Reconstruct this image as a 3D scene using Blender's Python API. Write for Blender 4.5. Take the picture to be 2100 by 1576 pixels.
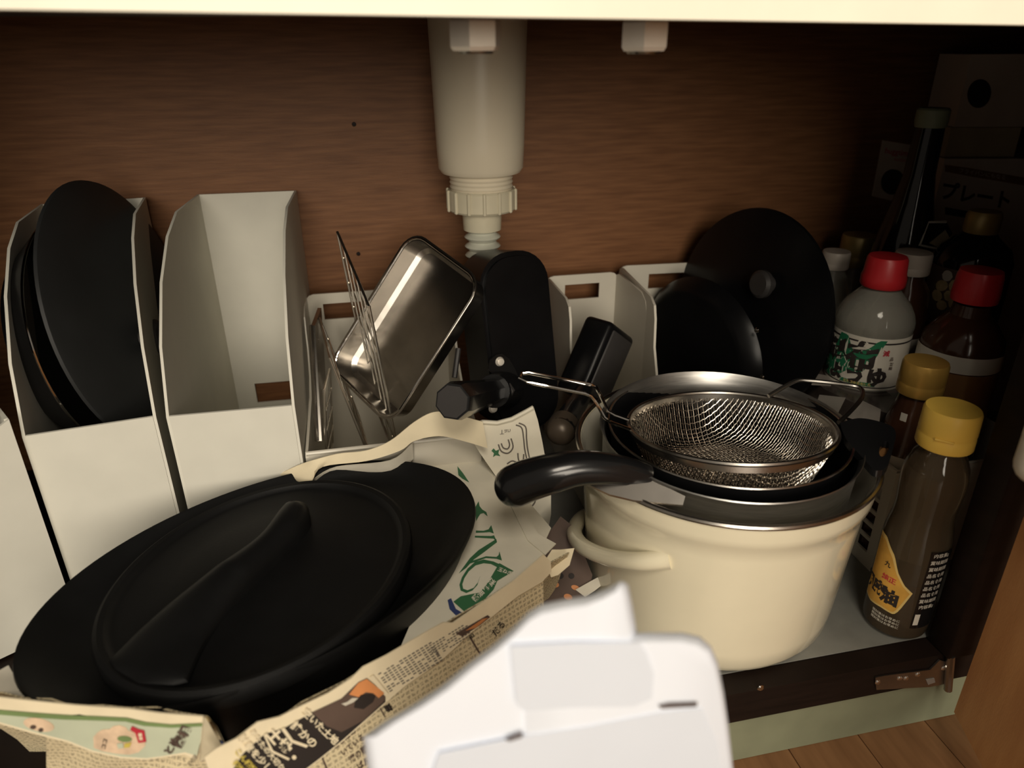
import bpy, bmesh, math, random
from mathutils import Vector as V, Matrix
random.seed(4)
for o in list(bpy.data.objects): bpy.data.objects.remove(o)
S = bpy.context.scene
COL = S.collection
R = math.radians

# ---------------------------------------------------------------- camera
CAM = V((0, -.398, .48)); FPX = 1480.
CR = V((.97763, -.21025, -.00575)); CU = V((.09449, .41464, .90506)); CF = V((.18791, .88536, -.42524))
cd = bpy.data.cameras.new('camera'); co = bpy.data.objects.new('camera', cd); COL.objects.link(co)
cd.sensor_fit = 'HORIZONTAL'; cd.sensor_width = 36; cd.lens = FPX/2100*36; cd.clip_start = .01
co.matrix_world = Matrix(((CR.x, CU.x, -CF.x, CAM.x), (CR.y, CU.y, -CF.y, CAM.y), (CR.z, CU.z, -CF.z, CAM.z), (0, 0, 0, 1)))
cd.dof.use_dof = True; cd.dof.focus_distance = .66; cd.dof.aperture_fstop = 5.6
S.camera = co

# ---------------------------------------------------------------- light
w = bpy.data.worlds.new('room'); S.world = w; w.use_nodes = True
w.node_tree.nodes['Background'].inputs[0].default_value = (1, .86, .70, 1)
w.node_tree.nodes['Background'].inputs[1].default_value = .16
def area(name, loc, target, size, power, col):
    l = bpy.data.lights.new(name, 'AREA'); l.shape = 'DISK'; l.size = size; l.energy = power; l.color = col
    o = bpy.data.objects.new(name, l); COL.objects.link(o); o.location = loc
    o.rotation_euler = (V(target)-V(loc)).to_track_quat('-Z', 'Y').to_euler(); return o
area('ceiling_lamp', (-.22, -4.0, 1.36), (.05, .1, .15), 2.0, 122, (1, .90, .75))
area('overhead_fill', (-.05, -1.15, 1.50), (.05, .05, .1), .55, 12.5, (1, .90, .74))  # added overhead fill, brightens the papers and the front of the pot
vs = S.view_settings; vs.view_transform = 'Standard'; vs.look = 'None'; vs.gamma = 1; vs.exposure = 0; vs.use_curve_mapping = False

# ---------------------------------------------------------------- pixel to place
def ray(px, py): return CR*(px-1050)+CU*(788-py)+CF*FPX
def PY(px, py, y): d = ray(px, py); return CAM+d*((y-CAM.y)/d.y)
def PZ(px, py, z): d = ray(px, py); return CAM+d*((z-CAM.z)/d.z)
def PX(px, py, x): d = ray(px, py); return CAM+d*((x-CAM.x)/d.x)
class Plane:
    def __init__(s, p, n): s.p = V(p); s.n = V(n).normalized(); s.n = s.n if s.n.dot(CAM-s.p) > 0 else -s.n
    def hit(s, px, py, off=0): d = ray(px, py); return CAM+d*((s.p+s.n*off-CAM).dot(s.n)/d.dot(s.n))
def plane3(a, b, c): return Plane(a, (V(b)-V(a)).cross(V(c)-V(a)))

# ---------------------------------------------------------------- materials
MATS = {}
def mat(name, c, rough=.5, metal=0, var=.12, vscale=25, bump=0, bscale=200, trans=0, spec=.5, coat=0, stretch=None, c2=None, ior=1.45, alpha=1):
    m = bpy.data.materials.new(name); m.use_nodes = True; nt = m.node_tree; N = nt.nodes; L = nt.links
    b = N['Principled BSDF']; b.inputs['Roughness'].default_value = rough; b.inputs['Metallic'].default_value = metal
    b.inputs['Transmission Weight'].default_value = trans; b.inputs['Specular IOR Level'].default_value = spec
    b.inputs['Coat Weight'].default_value = coat; b.inputs['IOR'].default_value = ior; b.inputs['Alpha'].default_value = alpha
    tc = N.new('ShaderNodeTexCoord'); mp = N.new('ShaderNodeMapping'); L.new(tc.outputs['Object'], mp.inputs[0])
    if stretch: mp.inputs['Scale'].default_value = stretch
    no = N.new('ShaderNodeTexNoise'); no.inputs['Scale'].default_value = vscale; no.inputs['Detail'].default_value = 5
    L.new(mp.outputs[0], no.inputs[0])
    rp = N.new('ShaderNodeValToRGB'); L.new(no.outputs[0], rp.inputs[0])
    a = c2 if c2 else tuple(max(0, x*(1-var)) for x in c); z = c if c2 else tuple(min(1, x*(1+var)) for x in c)
    rp.color_ramp.elements[0].position = .32; rp.color_ramp.elements[1].position = .68
    rp.color_ramp.elements[0].color = (*a, 1); rp.color_ramp.elements[1].color = (*z, 1)
    L.new(rp.outputs[0], b.inputs['Base Color'])
    if bump:
        n2 = N.new('ShaderNodeTexNoise'); n2.inputs['Scale'].default_value = bscale; L.new(mp.outputs[0], n2.inputs[0])
        bm_ = N.new('ShaderNodeBump'); bm_.inputs['Strength'].default_value = bump; bm_.inputs['Distance'].default_value = .002
        L.new(n2.outputs[0], bm_.inputs['Height']); L.new(bm_.outputs[0], b.inputs['Normal'])
    MATS[name] = m; return m
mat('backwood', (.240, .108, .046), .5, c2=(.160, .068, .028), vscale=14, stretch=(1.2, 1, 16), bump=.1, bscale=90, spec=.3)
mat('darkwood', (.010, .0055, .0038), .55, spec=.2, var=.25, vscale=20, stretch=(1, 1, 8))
mat('doorwood', (.66, .35, .15), .5, c2=(.52, .25, .10), vscale=9, stretch=(6, 6, 1), bump=.1)
mat('plank', (.25, .125, .055), .4, c2=(.18, .085, .036), vscale=10, stretch=(10, 1, 1))
mat('kick', (.21, .222, .145), .45, var=.08)
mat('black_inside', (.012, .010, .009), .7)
mat('cream_board', (.93, .88, .74), .4, var=.03)
mat('vinyl', (.20, .20, .18), .22, var=.3, vscale=12)
mat('pot', (.75, .69, .52), .14, var=.02, coat=.6)
mat('pot_in', (.80, .76, .64), .15, var=.02, coat=.5)
mat('steel', (.46, .43, .39), .27, 1, var=.1, vscale=40)
mat('steel_brushed', (.42, .41, .39), .36, 1, var=.15, vscale=40, stretch=(1, 1, 12))
mat('chrome', (.75, .72, .68), .1, 1, var=.05)
mat('nut_metal', (.88, .82, .72), .30, .35, var=.08)
mat('steel_dull', (.38, .36, .33), .3, 1, var=.2)
mat('wire', (.72, .68, .60), .3, 1, var=.2)
mat('sieve_wire', (.58, .53, .46), .25, 1, var=.1)
mat('nonstick', (.0045, .0045, .005), .3, var=.2, spec=.25)
mat('matte_black', (.0055, .0056, .0058), .5, var=.2, bump=.04, bscale=500, spec=.2)
mat('grey_black', (.019, .020, .0205), .55, var=.1, spec=.35)
mat('wok_out', (.085, .068, .055), .55, var=.3, vscale=60, bump=.15)
mat('handle_black', (.008, .008, .0085), .22, var=.1, coat=.2)
mat('handle_grey', (.035, .032, .031), .45, var=.1)
mat('bronze', (.085, .065, .048), .38, .35, var=.15)
mat('card_white', (.68, .66, .58), .75, var=.025, vscale=30, bump=.03, bscale=900, spec=.25)
mat('plastic_white', (.64, .60, .51), .35, var=.02)
mat('pvc', (.70, .63, .49), .3, var=.05, vscale=12, stretch=(1, 1, .2))
mat('pvc_yellow', (.60, .55, .41), .3, var=.06)
mat('pvc_hose', (.55, .55, .46), .28, var=.05)
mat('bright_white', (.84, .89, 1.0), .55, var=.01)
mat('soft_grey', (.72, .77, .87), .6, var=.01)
mat('slit', (.12, .10, .10), .7)
mat('paper', (.80, .70, .50), .8, var=.06, vscale=30, bump=.25, bscale=60, spec=.2)
mat('paper_grey', (.60, .56, .47), .8, var=.08, vscale=40, bump=.3, bscale=50, spec=.2)
mat('paper_bag', (.80, .75, .62), .7, var=.05, vscale=30, bump=.25, bscale=45, spec=.25)
mat('ink_green', (.045, .16, .07), .6); mat('ink_lightgreen', (.18, .26, .10), .7); mat('ink_palegreen', (.52, .56, .42), .7, var=.1)
mat('ink_black', (.022, .016, .014), .7); mat('ink_brown', (.10, .065, .05), .7, var=.2); mat('ink_grey', (.16, .14, .12), .8)
mat('ink_red', (.50, .03, .05), .6); mat('ink_yellow', (.62, .50, .10), .6); mat('ink_orange', (.62, .25, .09), .6, var=.2)
mat('ink_navy', (.04, .06, .17), .6); mat('ink_pinkish', (.70, .52, .36), .7, var=.15, vscale=120)
mat('label_white', (.62, .58, .50), .5, var=.04); mat('label_orange', (.60, .33, .06), .45, var=.15, vscale=60); mat('label_gold', (.68, .50, .18), .4)
mat('label_green', (.02, .16, .075), .45); mat('label_brown', (.22, .105, .035), .45, var=.2)
mat('cap_yellow', (.85, .56, .10), .4, var=.06); mat('cap_gold', (.50, .30, .07), .3, .45, var=.08); mat('cap_red', (.52, .022, .028), .35, var=.06)
mat('cap_white', (.66, .58, .50), .4, var=.04); mat('cap_green', (.22, .26, .17), .5); mat('cap_olive', (.38, .28, .10), .35, .3)
mat('pet', (.62, .60, .52), .08, trans=.72, var=.05, ior=1.3); mat('oil_glass', (.25, .19, .12), .05, trans=.82, var=.06, ior=1.35)
mat('dark_glass', (.010, .009, .009), .09, var=.1); mat('soy', (.05, .02, .01), .15, var=.2); mat('amber', (.30, .15, .04), .18, trans=.3)
mat('box_white', (.58, .50, .43), .7, var=.06); mat('box_tan', (.42, .36, .24), .7, var=.08); mat('bean', (.55, .42, .22), .6, var=.3, vscale=80)
mat('case_dark', (.045, .035, .031), .22, var=.2); mat('case_grey', (.24, .215, .19), .2, var=.1)

def newsprint():   # small print: rows of broken dark dashes on grey-yellow paper
    m = mat('newsprint', (.68, .58, .38), .85, var=.08, bump=.25, bscale=50, spec=.2); nt = m.node_tree; N = nt.nodes; L = nt.links
    b = N['Principled BSDF']; base = b.inputs['Base Color'].links[0].from_socket
    uv = N.new('ShaderNodeUVMap'); sp = N.new('ShaderNodeSeparateXYZ'); L.new(uv.outputs[0], sp.inputs[0])
    def mth(op, a, v=None, c=None):
        n = N.new('ShaderNodeMath'); n.operation = op
        for i, q in enumerate((a, v, c)):
            if q is None: continue
            if isinstance(q, (int, float)): n.inputs[i].default_value = q
            else: L.new(q, n.inputs[i])
        return n.outputs[0]
    row = mth('LESS_THAN', mth('FRACT', mth('MULTIPLY', sp.outputs[1], 250.)), .60)
    col = mth('LESS_THAN', mth('FRACT', mth('MULTIPLY', sp.outputs[0], 260.)), .74)
    no = N.new('ShaderNodeTexNoise'); no.inputs['Scale'].default_value = 620; no.inputs['Detail'].default_value = 2; L.new(uv.outputs[0], no.inputs[0])
    ink = mth('GREATER_THAN', no.outputs[0], .47)
    msk = mth('MULTIPLY', mth('MULTIPLY', row, col), mth('MULTIPLY', ink, .5))
    mx = N.new('ShaderNodeMix'); mx.data_type = 'RGBA'; L.new(msk, mx.inputs[0]); L.new(base, mx.inputs[6]); mx.inputs[7].default_value = (.05, .038, .03, 1)
    L.new(mx.outputs[2], b.inputs['Base Color'])
newsprint()

# ---------------------------------------------------------------- geometry helpers
class G:
    def __init__(s): s.v = []; s.f = []; s.uv = None
    def add(s, vs_, fs):
        k = len(s.v); s.v += [V(p) for p in vs_]; s.f += [tuple(i+k for i in f) for f in fs]; return s
    def xf(s, m): s.v = [m @ p for p in s.v]; return s
    def prism(s, pts, off):
        n = len(pts); off = V(off); pts = [V(p) for p in pts]
        f = [tuple(range(n))[::-1], tuple(range(n, 2*n))]+[(i, (i+1) % n, n+(i+1) % n, n+i) for i in range(n)]
        return s.add(pts+[p+off for p in pts], f)
    def box(s, lo, hi):
        x0, y0, z0 = lo; x1, y1, z1 = hi
        return s.prism([(x0, y0, z0), (x1, y0, z0), (x1, y1, z0), (x0, y1, z0)], (0, 0, z1-z0))
    def lathe(s, prof, n=48, m=None, ex=1, ey=1):
        vs_ = []; fs = []; idx = []
        for r, z in prof:
            if r < 1e-6: idx.append([len(vs_)]); vs_.append(V((0, 0, z)))
            else:
                idx.append(list(range(len(vs_), len(vs_)+n)))
                vs_ += [V((r*ex*math.cos(2*math.pi*i/n), r*ey*math.sin(2*math.pi*i/n), z)) for i in range(n)]
        for a, b in zip(idx, idx[1:]):
            for i in range(n):
                j = (i+1) % n
                if len(a) == 1 and len(b) == 1: break
                if len(a) == 1: fs.append((a[0], b[i], b[j]))
                elif len(b) == 1: fs.append((a[i], a[j], b[0]))
                else: fs.append((a[i], a[j], b[j], b[i]))
        if m is not None: vs_ = [m @ p for p in vs_]
        return s.add(vs_, fs)
    def tube(s, pts, r, n=8, closed=False, flat=1):
        pts = [V(p) for p in pts]; k = len(pts); rs = r if isinstance(r, (list, tuple)) else [r]*k
        up = V((0, 0, 1)); vs_ = []; fs = []; pn = None
        for i, p in enumerate(pts):
            a = pts[(i-1) % k] if closed or i else p; b = pts[(i+1) % k] if closed or i < k-1 else p
            t = (b-a).normalized()
            if pn is None: pn = t.orthogonal().normalized() if abs(t.z) > .95 else t.cross(up).normalized()
            pn = (pn-t*pn.dot(t)).normalized(); bn = t.cross(pn)
            vs_ += [p+(pn*math.cos(2*math.pi*j/n)+bn*math.sin(2*math.pi*j/n)*flat)*rs[i] for j in range(n)]
        for i in range(k if closed else k-1):
            a = i*n; b = ((i+1) % k)*n
            for j in range(n): q = (j+1) % n; fs.append((a+j, a+q, b+q, b+j))
        if not closed: fs += [tuple(range(n))[::-1], tuple(range((k-1)*n, k*n))]
        return s.add(vs_, fs)
    def rbox(s, size, bev=.002, seg=2, m=None):
        b = bmesh.new(); bmesh.ops.create_cube(b, size=1); bmesh.ops.scale(b, vec=size, verts=b.verts)
        bmesh.ops.bevel(b, geom=list(b.edges), offset=bev, segments=seg, profile=.5, affect='EDGES', clamp_overlap=True)
        b.verts.index_update(); vs_ = [v.co.copy() for v in b.verts]; fs = [tuple(v.index for v in f.verts) for f in b.faces]; b.free()
        if m is not None: vs_ = [m @ p for p in vs_]
        return s.add(vs_, fs)
    def rrect_prism(s, w_, h, r, t, m=None, seg=5):
        pts = []
        for cx, cy, a0 in ((w_/2-r, h/2-r, 0), (-w_/2+r, h/2-r, 90), (-w_/2+r, -h/2+r, 180), (w_/2-r, -h/2+r, 270)):
            for i in range(seg+1): a = R(a0+90*i/seg); pts.append(V((cx+r*math.cos(a), cy+r*math.sin(a), 0)))
        g = G().prism(pts, (0, 0, t))
        return s.add([(m @ p if m is not None else p) for p in g.v], g.f)
def smooth_pts(p, n=6):      # Catmull-Rom
    p = [V(q) for q in p]; out = []
    for i in range(len(p)-1):
        a, b, c, d = p[max(i-1, 0)], p[i], p[i+1], p[min(i+2, len(p)-1)]
        for k in range(n):
            t = k/n; out.append(.5*((2*b)+(c-a)*t+(2*a-5*b+4*c-d)*t*t+(3*b-3*c+d-a)*t**3))
    return out+[p[-1]]
def frame(o, x, y, z=None):   # matrix with columns x,y,z at o
    x = V(x).normalized(); y = V(y); y = (y-x*y.dot(x)).normalized(); z = x.cross(y)
    return Matrix(((x.x, y.x, z.x, o[0]), (x.y, y.y, z.y, o[1]), (x.z, y.z, z.z, o[2]), (0, 0, 0, 1)))
def axis_m(o, z, xh=(1, 0, 0)):  # matrix with local z along z
    z = V(z).normalized(); x = V(xh); x = (x-z*x.dot(z)).normalized(); y = z.cross(x)
    return Matrix(((x.x, y.x, z.x, o[0]), (x.y, y.y, z.y, o[1]), (x.z, y.z, z.z, o[2]), (0, 0, 0, 1)))

def worg(o):
    p = V((0, 0, 0))
    while o is not None: p += o.location; o = o.parent
    return p
def setp(o, label=None, cat=None, group=None, kind=None):
    if label: o['label'] = label
    if cat: o['category'] = cat
    if group: o['group'] = group
    if kind: o['kind'] = kind
    return o
def thing(name, base, label, cat, group=None):
    o = bpy.data.objects.new(name, None); COL.objects.link(o); o.location = V(base); o.empty_display_size = .02
    return setp(o, label, cat, group)
def obj(name, g, m, parent=None, label=None, cat=None, group=None, kind=None, ang=35, base=None, uvf=None):
    if parent is not None: org = worg(parent)
    elif base is not None: org = V(base)
    else:
        xs = [p.x for p in g.v]; ys = [p.y for p in g.v]; org = V(((min(xs)+max(xs))/2, (min(ys)+max(ys))/2, min(p.z for p in g.v)))
    me = bpy.data.meshes.new(name); me.from_pydata([tuple(p-org) for p in g.v], [], g.f)
    b = bmesh.new(); b.from_mesh(me); bmesh.ops.recalc_face_normals(b, faces=b.faces); b.to_mesh(me); b.free()
    me.materials.append(MATS[m])
    for p in me.polygons: p.use_smooth = True
    me.set_sharp_from_angle(angle=R(ang))
    if uvf:
        uv = me.uv_layers.new()
        for l in me.loops: uv.data[l.index].uv = uvf(me.vertices[l.vertex_index].co+org)
    o = bpy.data.objects.new(name, me); COL.objects.link(o)
    if parent is not None: o.parent = parent
    else: o.location = org
    return setp(o, label, cat, group, kind)

TXT = {}
def text2d(body, bold=0):
    if (body, bold) in TXT: return TXT[body, bold]
    c = bpy.data.curves.new('txt', 'FONT'); c.body = body; c.resolution_u = 2; c.offset = bold; c.align_x = 'CENTER'; c.align_y = 'CENTER'
    o = bpy.data.objects.new('txt', c); COL.objects.link(o); dg = bpy.context.evaluated_depsgraph_get(); e = o.evaluated_get(dg); me = e.to_mesh()
    vs_ = [(v.co.x, v.co.y) for v in me.vertices]; fs = [tuple(p.vertices) for p in me.polygons]; e.to_mesh_clear()
    bpy.data.objects.remove(o); bpy.data.curves.remove(c)
    if vs_:
        xs = [a for a, b in vs_]; ys = [b for a, b in vs_]; cx = (min(xs)+max(xs))/2; cy = (min(ys)+max(ys))/2
        vs_ = [(a-cx, b-cy) for a, b in vs_]
    TXT[body, bold] = (vs_, fs); return vs_, fs
def text_px(parent, body, m, pl, o, u, v, off=.0006, bold=.01, name='lettering'):
    """lettering lying on plane pl: text centre at pixel o, u / v = pixel steps of one em along and up"""
    vs_, fs = text2d(body, bold); g = G()
    g.add([pl.hit(o[0]+a*u[0]+b*v[0], o[1]+a*u[1]+b*v[1], off) for a, b in vs_], fs)
    return obj(name, g, m, parent)
def poly_px(name, parent, m, pl, pix, off=0, th=.0004, **k):
    pts = [pl.hit(x, y, off) for x, y in pix]
    return obj(name, G().prism(pts, pl.n*th), m, parent, **k)
def ell_px(c, a, b, ang=0, n=20):
    return [(c[0]+a*math.cos(t)*math.cos(R(ang))-b*math.sin(t)*math.sin(R(ang)), c[1]+a*math.cos(t)*math.sin(R(ang))+b*math.sin(t)*math.cos(R(ang))) for t in [2*math.pi*i/n for i in range(n)]]

# ================================================================ SETTING
YB = .488
def struct(name, g, m, **k): return obj(name, g, m, kind='structure', **k)
struct('wall_back', G().box((-.62, YB, -.02), (1.0, YB+.012, .66)), 'backwood')
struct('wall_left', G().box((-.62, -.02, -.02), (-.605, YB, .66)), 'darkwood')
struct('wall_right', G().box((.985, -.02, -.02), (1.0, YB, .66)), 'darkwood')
struct('floor', G().box((-.605, 0, -.012), (.985, YB, -.0008)), 'darkwood')  # left of the liner, dark colour stands in for shade on the sheet
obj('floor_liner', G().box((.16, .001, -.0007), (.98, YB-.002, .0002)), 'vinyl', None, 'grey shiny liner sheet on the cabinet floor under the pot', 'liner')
for p_ in ((726, 255), (735, 521), (1000, 330)):
    obj('nail_hole', G().lathe([(0, .0006), (.0022, .0004), (.0026, 0)], 10, axis_m(PY(*p_, YB), (0, -1, 0))), 'darkwood', bpy.data.objects['wall_back'])
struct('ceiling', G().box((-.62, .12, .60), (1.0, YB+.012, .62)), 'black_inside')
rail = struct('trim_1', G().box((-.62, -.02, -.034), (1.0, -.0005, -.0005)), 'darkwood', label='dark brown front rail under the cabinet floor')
obj('screw', G().lathe([(0, .0012), (.0022, .0008), (.003, 0)], 12, axis_m(PY(1560, 1412, -.0202), (0, -1, 0))), 'chrome', rail)
struct('trim_2', G().box((-.62, -.012, -.0945), (1.0, .0, -.0345)), 'kick', label='pale green kick board below the dark rail')
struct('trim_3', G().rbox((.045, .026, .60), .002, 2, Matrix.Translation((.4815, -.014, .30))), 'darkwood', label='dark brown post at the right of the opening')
struct('door_2', G().box((.508, -.04, -.035), (1.0, -.022, .49)), 'doorwood', label='closed wooden cabinet door right of the dark post')
# apron: front board under the worktop, lower edge from the photograph
a0, a1 = PY(0, 19, -.03), PY(2100, 51, -.03); sl_ = (a1.z-a0.z)/(a1.x-a0.x)
a0, a1 = V((-.62, -.03, a0.z+sl_*(-.62-a0.x))), V((1.0, -.03, a0.z+sl_*(1.0-a0.x)))
struct('trim_4', G().prism([a0, a1, V((a1.x, -.03, .62)), V((a0.x, -.03, .62))], (0, .018, 0)), 'cream_board', label='cream front board above the cabinet opening')
struct('trim_5', G().box((-.62, -.05, .6205), (1.0, YB+.012, .65)), 'cream_board', label='worktop above the cabinet')
struct('trim_6', G().box((-.60, -.011, .4965), (.98, .115, .516)), 'darkwood', label='crossbar under the worktop')
struct('trim_7', G().box((-.62, -.012, -.03), (-.350, -.0005, .62)), 'darkwood', label='dark left side frame')
# room floor of separate planks
fl = struct('floor_room', G().box((-1.2, -2.6, -.125), (1.4, .02, -.107)), 'darkwood', label='brown floorboards of the room')
pk = None
for i in range(28):
    x0 = -.51+.0703*i-.28
    q = obj('plank', G().rbox((.0695, 1.4, .012), .0008, 1, Matrix.Translation((x0+.035, -.71+.0, -.101))), 'plank', fl) if pk is None else pk.copy()
    if pk is None: pk = q; px0 = x0
    else: COL.objects.link(q); q.location.x = x0-px0
# open door at the right
hx, hy = .462, -.045; da = R(71)
dd = V((-math.cos(da), -math.sin(da), 0)); dn = V((-math.sin(da), math.cos(da), 0))
def door_pt(s, t, z): return V((hx, hy, z))+dd*s+dn*t
door = struct('door_1', G().prism([door_pt(0, 0, -.042), door_pt(.46, 0, -.042), door_pt(.46, -.018, -.042), door_pt(0, -.018, -.042)], (0, 0, .53)), 'doorwood', label='open wooden cabinet door')
# white rack hanging on the door
rk = PY(2100, 820, -.115); rt = PY(2100, 655, -.115); rb = PY(2100, 1000, -.115)
rack = thing('door_rack', (rk.x+.02, -.115, rb.z-.02), 'cream plastic rack hanging on the inside of the open door', 'rack')
obj('rack_body', G().rbox((.05, .03, rt.z-rb.z), .012, 4, Matrix.Translation((rk.x+.042, -.115, (rt.z+rb.z)/2))), 'plastic_white', rack)
obj('back_plate', G().rbox((.03, .10, rt.z-rb.z), .004, 2, Matrix.Translation((rk.x+.080, -.115, (rt.z+rb.z)/2))), 'plastic_white', rack)
# hinge on the rail
hg = thing('hinge', PY(1850, 1400, -.022), 'dull metal hinge plate screwed to the dark rail by the open door', 'hinge')
hp = Plane((0, -.0205, 0), (0, -1, 0))
poly_px('plate', hg, 'steel_dull', hp, [(1793, 1388), (1812, 1384), (1905, 1372), (1925, 1352), (1945, 1358), (1940, 1400), (1905, 1407), (1795, 1413)], 0, .0015)
for p in ((1800, 1400), (1845, 1392), (1858, 1392), (1882, 1384), (1935, 1371)):
    obj('screw', G().lathe([(0, .0014), (.0018, .001), (.0026, 0)], 10, axis_m(hp.hit(*p, .0015), (0, -1, 0))), 'chrome', hg)
poly_px('tab', hg, 'case_grey', hp, [(1898, 1394), (1915, 1391), (1917, 1399), (1902, 1404)], .0015, .0008)
obj('knuckle', G().tube([hp.hit(1950, 1345, .004), hp.hit(1944, 1415, .004)], .0035, 10), 'steel_dull', hg)

# ================================================================ DRAIN
ty = .378
tc_ = PY(984, 250, ty); tx = tc_.x
def tz(py): return PY(984, py, ty).z
px = (M_ := CF.dot(V((tx, ty, .4))-CAM))/FPX
dt = thing('sink_drain', (tx, ty, tz(600)), 'grey plastic sink drain hanging from the worktop against the brown wall', 'drain')
T = lambda z: Matrix.Translation((tx, ty, 0))
zb = tz(356)
obj('trap_body', G().lathe([(0, zb), (.032, zb), (.0415, zb+.002), (.0447, zb+.007), (.0458, zb+.03), (.0510, .599), (0, .599)], 56, T(0)), 'pvc', dt)
zn0, zn1 = tz(430), tz(386)
obj('threaded_neck', G().lathe([(0, zn1-.004)]+[(.0326+(.0012 if i % 2 else 0), zn1-.004+(zb-zn1+.005)*i/9) for i in range(10)]+[(0, zb+.001)], 40, T(0)), 'pvc', dt)
g = G().lathe([(0, zn0), (.0348, zn0), (.0364, zn0+.002), (.0364, zn1-.002), (.0348, zn1), (0, zn1)], 48, T(0))
nut = obj('union_nut', g, 'pvc_yellow', dt)
for i in range(14):
    a = 2*math.pi*(i+.3)/14
    obj('rib', G().rbox((.0032, .0036, zn1-zn0), .001, 1, Matrix.Translation((tx+.0367*math.cos(a), ty+.0367*math.sin(a), (zn0+zn1)/2)) @ Matrix.Rotation(a, 4, 'Z')), 'pvc_yellow', nut)
zt = tz(470)
obj('tail_piece', G().lathe([(0, zt), (.0206, zt), (.0216, zn0+.001), (0, zn0+.001)], 40, T(0)), 'pvc_yellow', dt)
pr = []; z = zt+.001; k = 0
zend = .085
n = 21
for i in range(n*6+1):
    f = i/(n*6); zz = zt+.002+(zend-zt)*f; rr = .0175+.0027*math.cos(2*math.pi*n*f)
    pr.append((rr*(1-.12*min(1, f*1.5)), zz))
obj('drain_hose', G().lathe([(0, zt+.002)]+pr+[(0, zend)], 28, T(0)), 'pvc_hose', dt)

def hex_nut(px_, py_, y, lab):
    c = PY(px_, py_, y); r = .0148
    t = thing('hex_nut', (c.x, y, c.z), lab, 'nut', 'nuts under the worktop edge')
    zt_ = c.z+.0105; H = []
    for i in range(6): a = R(60*i+8); H.append(V((c.x+r*math.cos(a), y+r*math.sin(a), c.z-.0070)))
    g = G(); vs_ = []
    for s_, z_ in ((.90, 0), (1, .0022), (1, .0150), (.90, .0170)): vs_ += [V((c.x+(p.x-c.x)*s_, y+(p.y-y)*s_, p.z+z_)) for p in H]
    obj('nut_body', g.add(vs_, [(i*6+j, i*6+(j+1) % 6, (i+1)*6+(j+1) % 6, (i+1)*6+j) for i in range(3) for j in range(6)]+[tuple(range(6))[::-1], tuple(range(18, 24))]), 'nut_metal', t, ang=15)
    obj('thread_ring', G().lathe([(0, c.z-.0085), (.0095, c.z-.0085), (.0105, c.z-.0070), (0, c.z-.0069)], 24, Matrix.Translation((c.x, y, 0))), 'steel_dull', t)
    obj('flange', G().lathe([(0, c.z+.0101), (.019, c.z+.0101), (.021, c.z+.0125), (.021, .4962), (0, .4962)], 32, Matrix.Translation((c.x, y, 0))), 'bronze', t)
hex_nut(975, 76, .045, 'shiny hexagonal nut in front of the grey drain')
hex_nut(1322, 78, .045, 'shiny hexagonal nut standing clear of the drain against the brown wall')

# ================================================================ CREAM POT AND WHAT IS STACKED IN IT
pc = V((.2945, .1025, 0))
pot = thing('casserole_pot', pc, 'large cream enamel pot with loop handle and steel rim', 'pot')
Tp = Matrix.Translation(pc)
obj('pot_body', G().lathe([(0, .0004), (.094, .0004), (.106, .004), (.1115, .013), (.1135, .028), (.1205, .128), (.1212, .139), (.1250, .1445), (.1258, .151), (.1262, .164),
    (.1235, .164), (.1200, .150), (.1100, .022), (.100, .009), (0, .008)], 72, Tp), 'pot', pot)
obj('pot_lining', G().lathe([(.1236, .1642), (.1194, .150), (.1094, .023), (.099, .010), (0, .009)], 72, Tp), 'pot_in', pot, label='white enamel inside of the pot')
ring = [pc+V((.1262*math.cos(2*math.pi*i/96), .1262*math.sin(2*math.pi*i/96), .1650)) for i in range(96)]
obj('rim', G().tube(ring, .0024, 8, True), 'steel', pot, label='steel rim ring')
def on_pot(px_, py_):      # point of a pixel on the pot wall (cone r = .1122+.07 z)
    lo = None
    for i in range(400):
        z = .03+.11*i/400; p = PZ(px_, py_, z); e = abs((p-pc).xy.length-(.1122+.068*z))
        if lo is None or e < lo[0]: lo = (e, p)
    return lo[1]
ha, hb = on_pot(1228, 1052), on_pot(1368, 1152)
zh = (ha.z+hb.z)/2
hpts = [ha+(pc-ha).xy.to_3d()*.04]+[PZ(x, y, z_) for x, y, z_ in ((1196, 1062, ha.z*.8+hb.z*.2), (1178, 1090, ha.z*.6+hb.z*.4), (1194, 1120, ha.z*.45+hb.z*.55), (1245, 1143, ha.z*.3+hb.z*.7), (1310, 1152, ha.z*.1+hb.z*.9))]+[hb+(pc-hb).xy.to_3d()*.04]
hs = smooth_pts(hpts, 8)
obj('handle', G().tube(hs, [.0072+.0016*abs(2*i/(len(hs)-1)-1)**3 for i in range(len(hs))], 14), 'pot', pot)

# steel saucepan
sc = V((.2925, .1005, .0))
sp_ = thing('saucepan', sc+V((0, 0, .012)), 'steel saucepan with black handle nested in the cream pot', 'saucepan')
Ts = Matrix.Translation(sc) @ Matrix.Rotation(R(2), 4, 'X')
obj('pan_body', G().lathe([(0, .0125), (.088, .0125), (.097, .018), (.1005, .035), (.1045, .150), (.1055, .176), (.1085, .1825), (.1080, .1835), (.1045, .178), (.1030, .150), (.099, .036), (.095, .02), (.087, .0145), (0, .0145)], 72, Ts), 'steel_brushed', sp_)
hp_ = [PZ(1325, 978, .176), PZ(1296, 970, .181), PZ(1250, 962, .186), PZ(1190, 960, .188), PZ(1130, 972, .184), PZ(1085, 985, .177), PZ(1056, 997, .171), PZ(1028, 1004, .168), PZ(1018, 1008, .167)]
hq = smooth_pts(hp_[:7], 6); hr0 = [.0100, .0110, .0122, .0138, .0155, .0165, .0168, .0140, .004]
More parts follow.
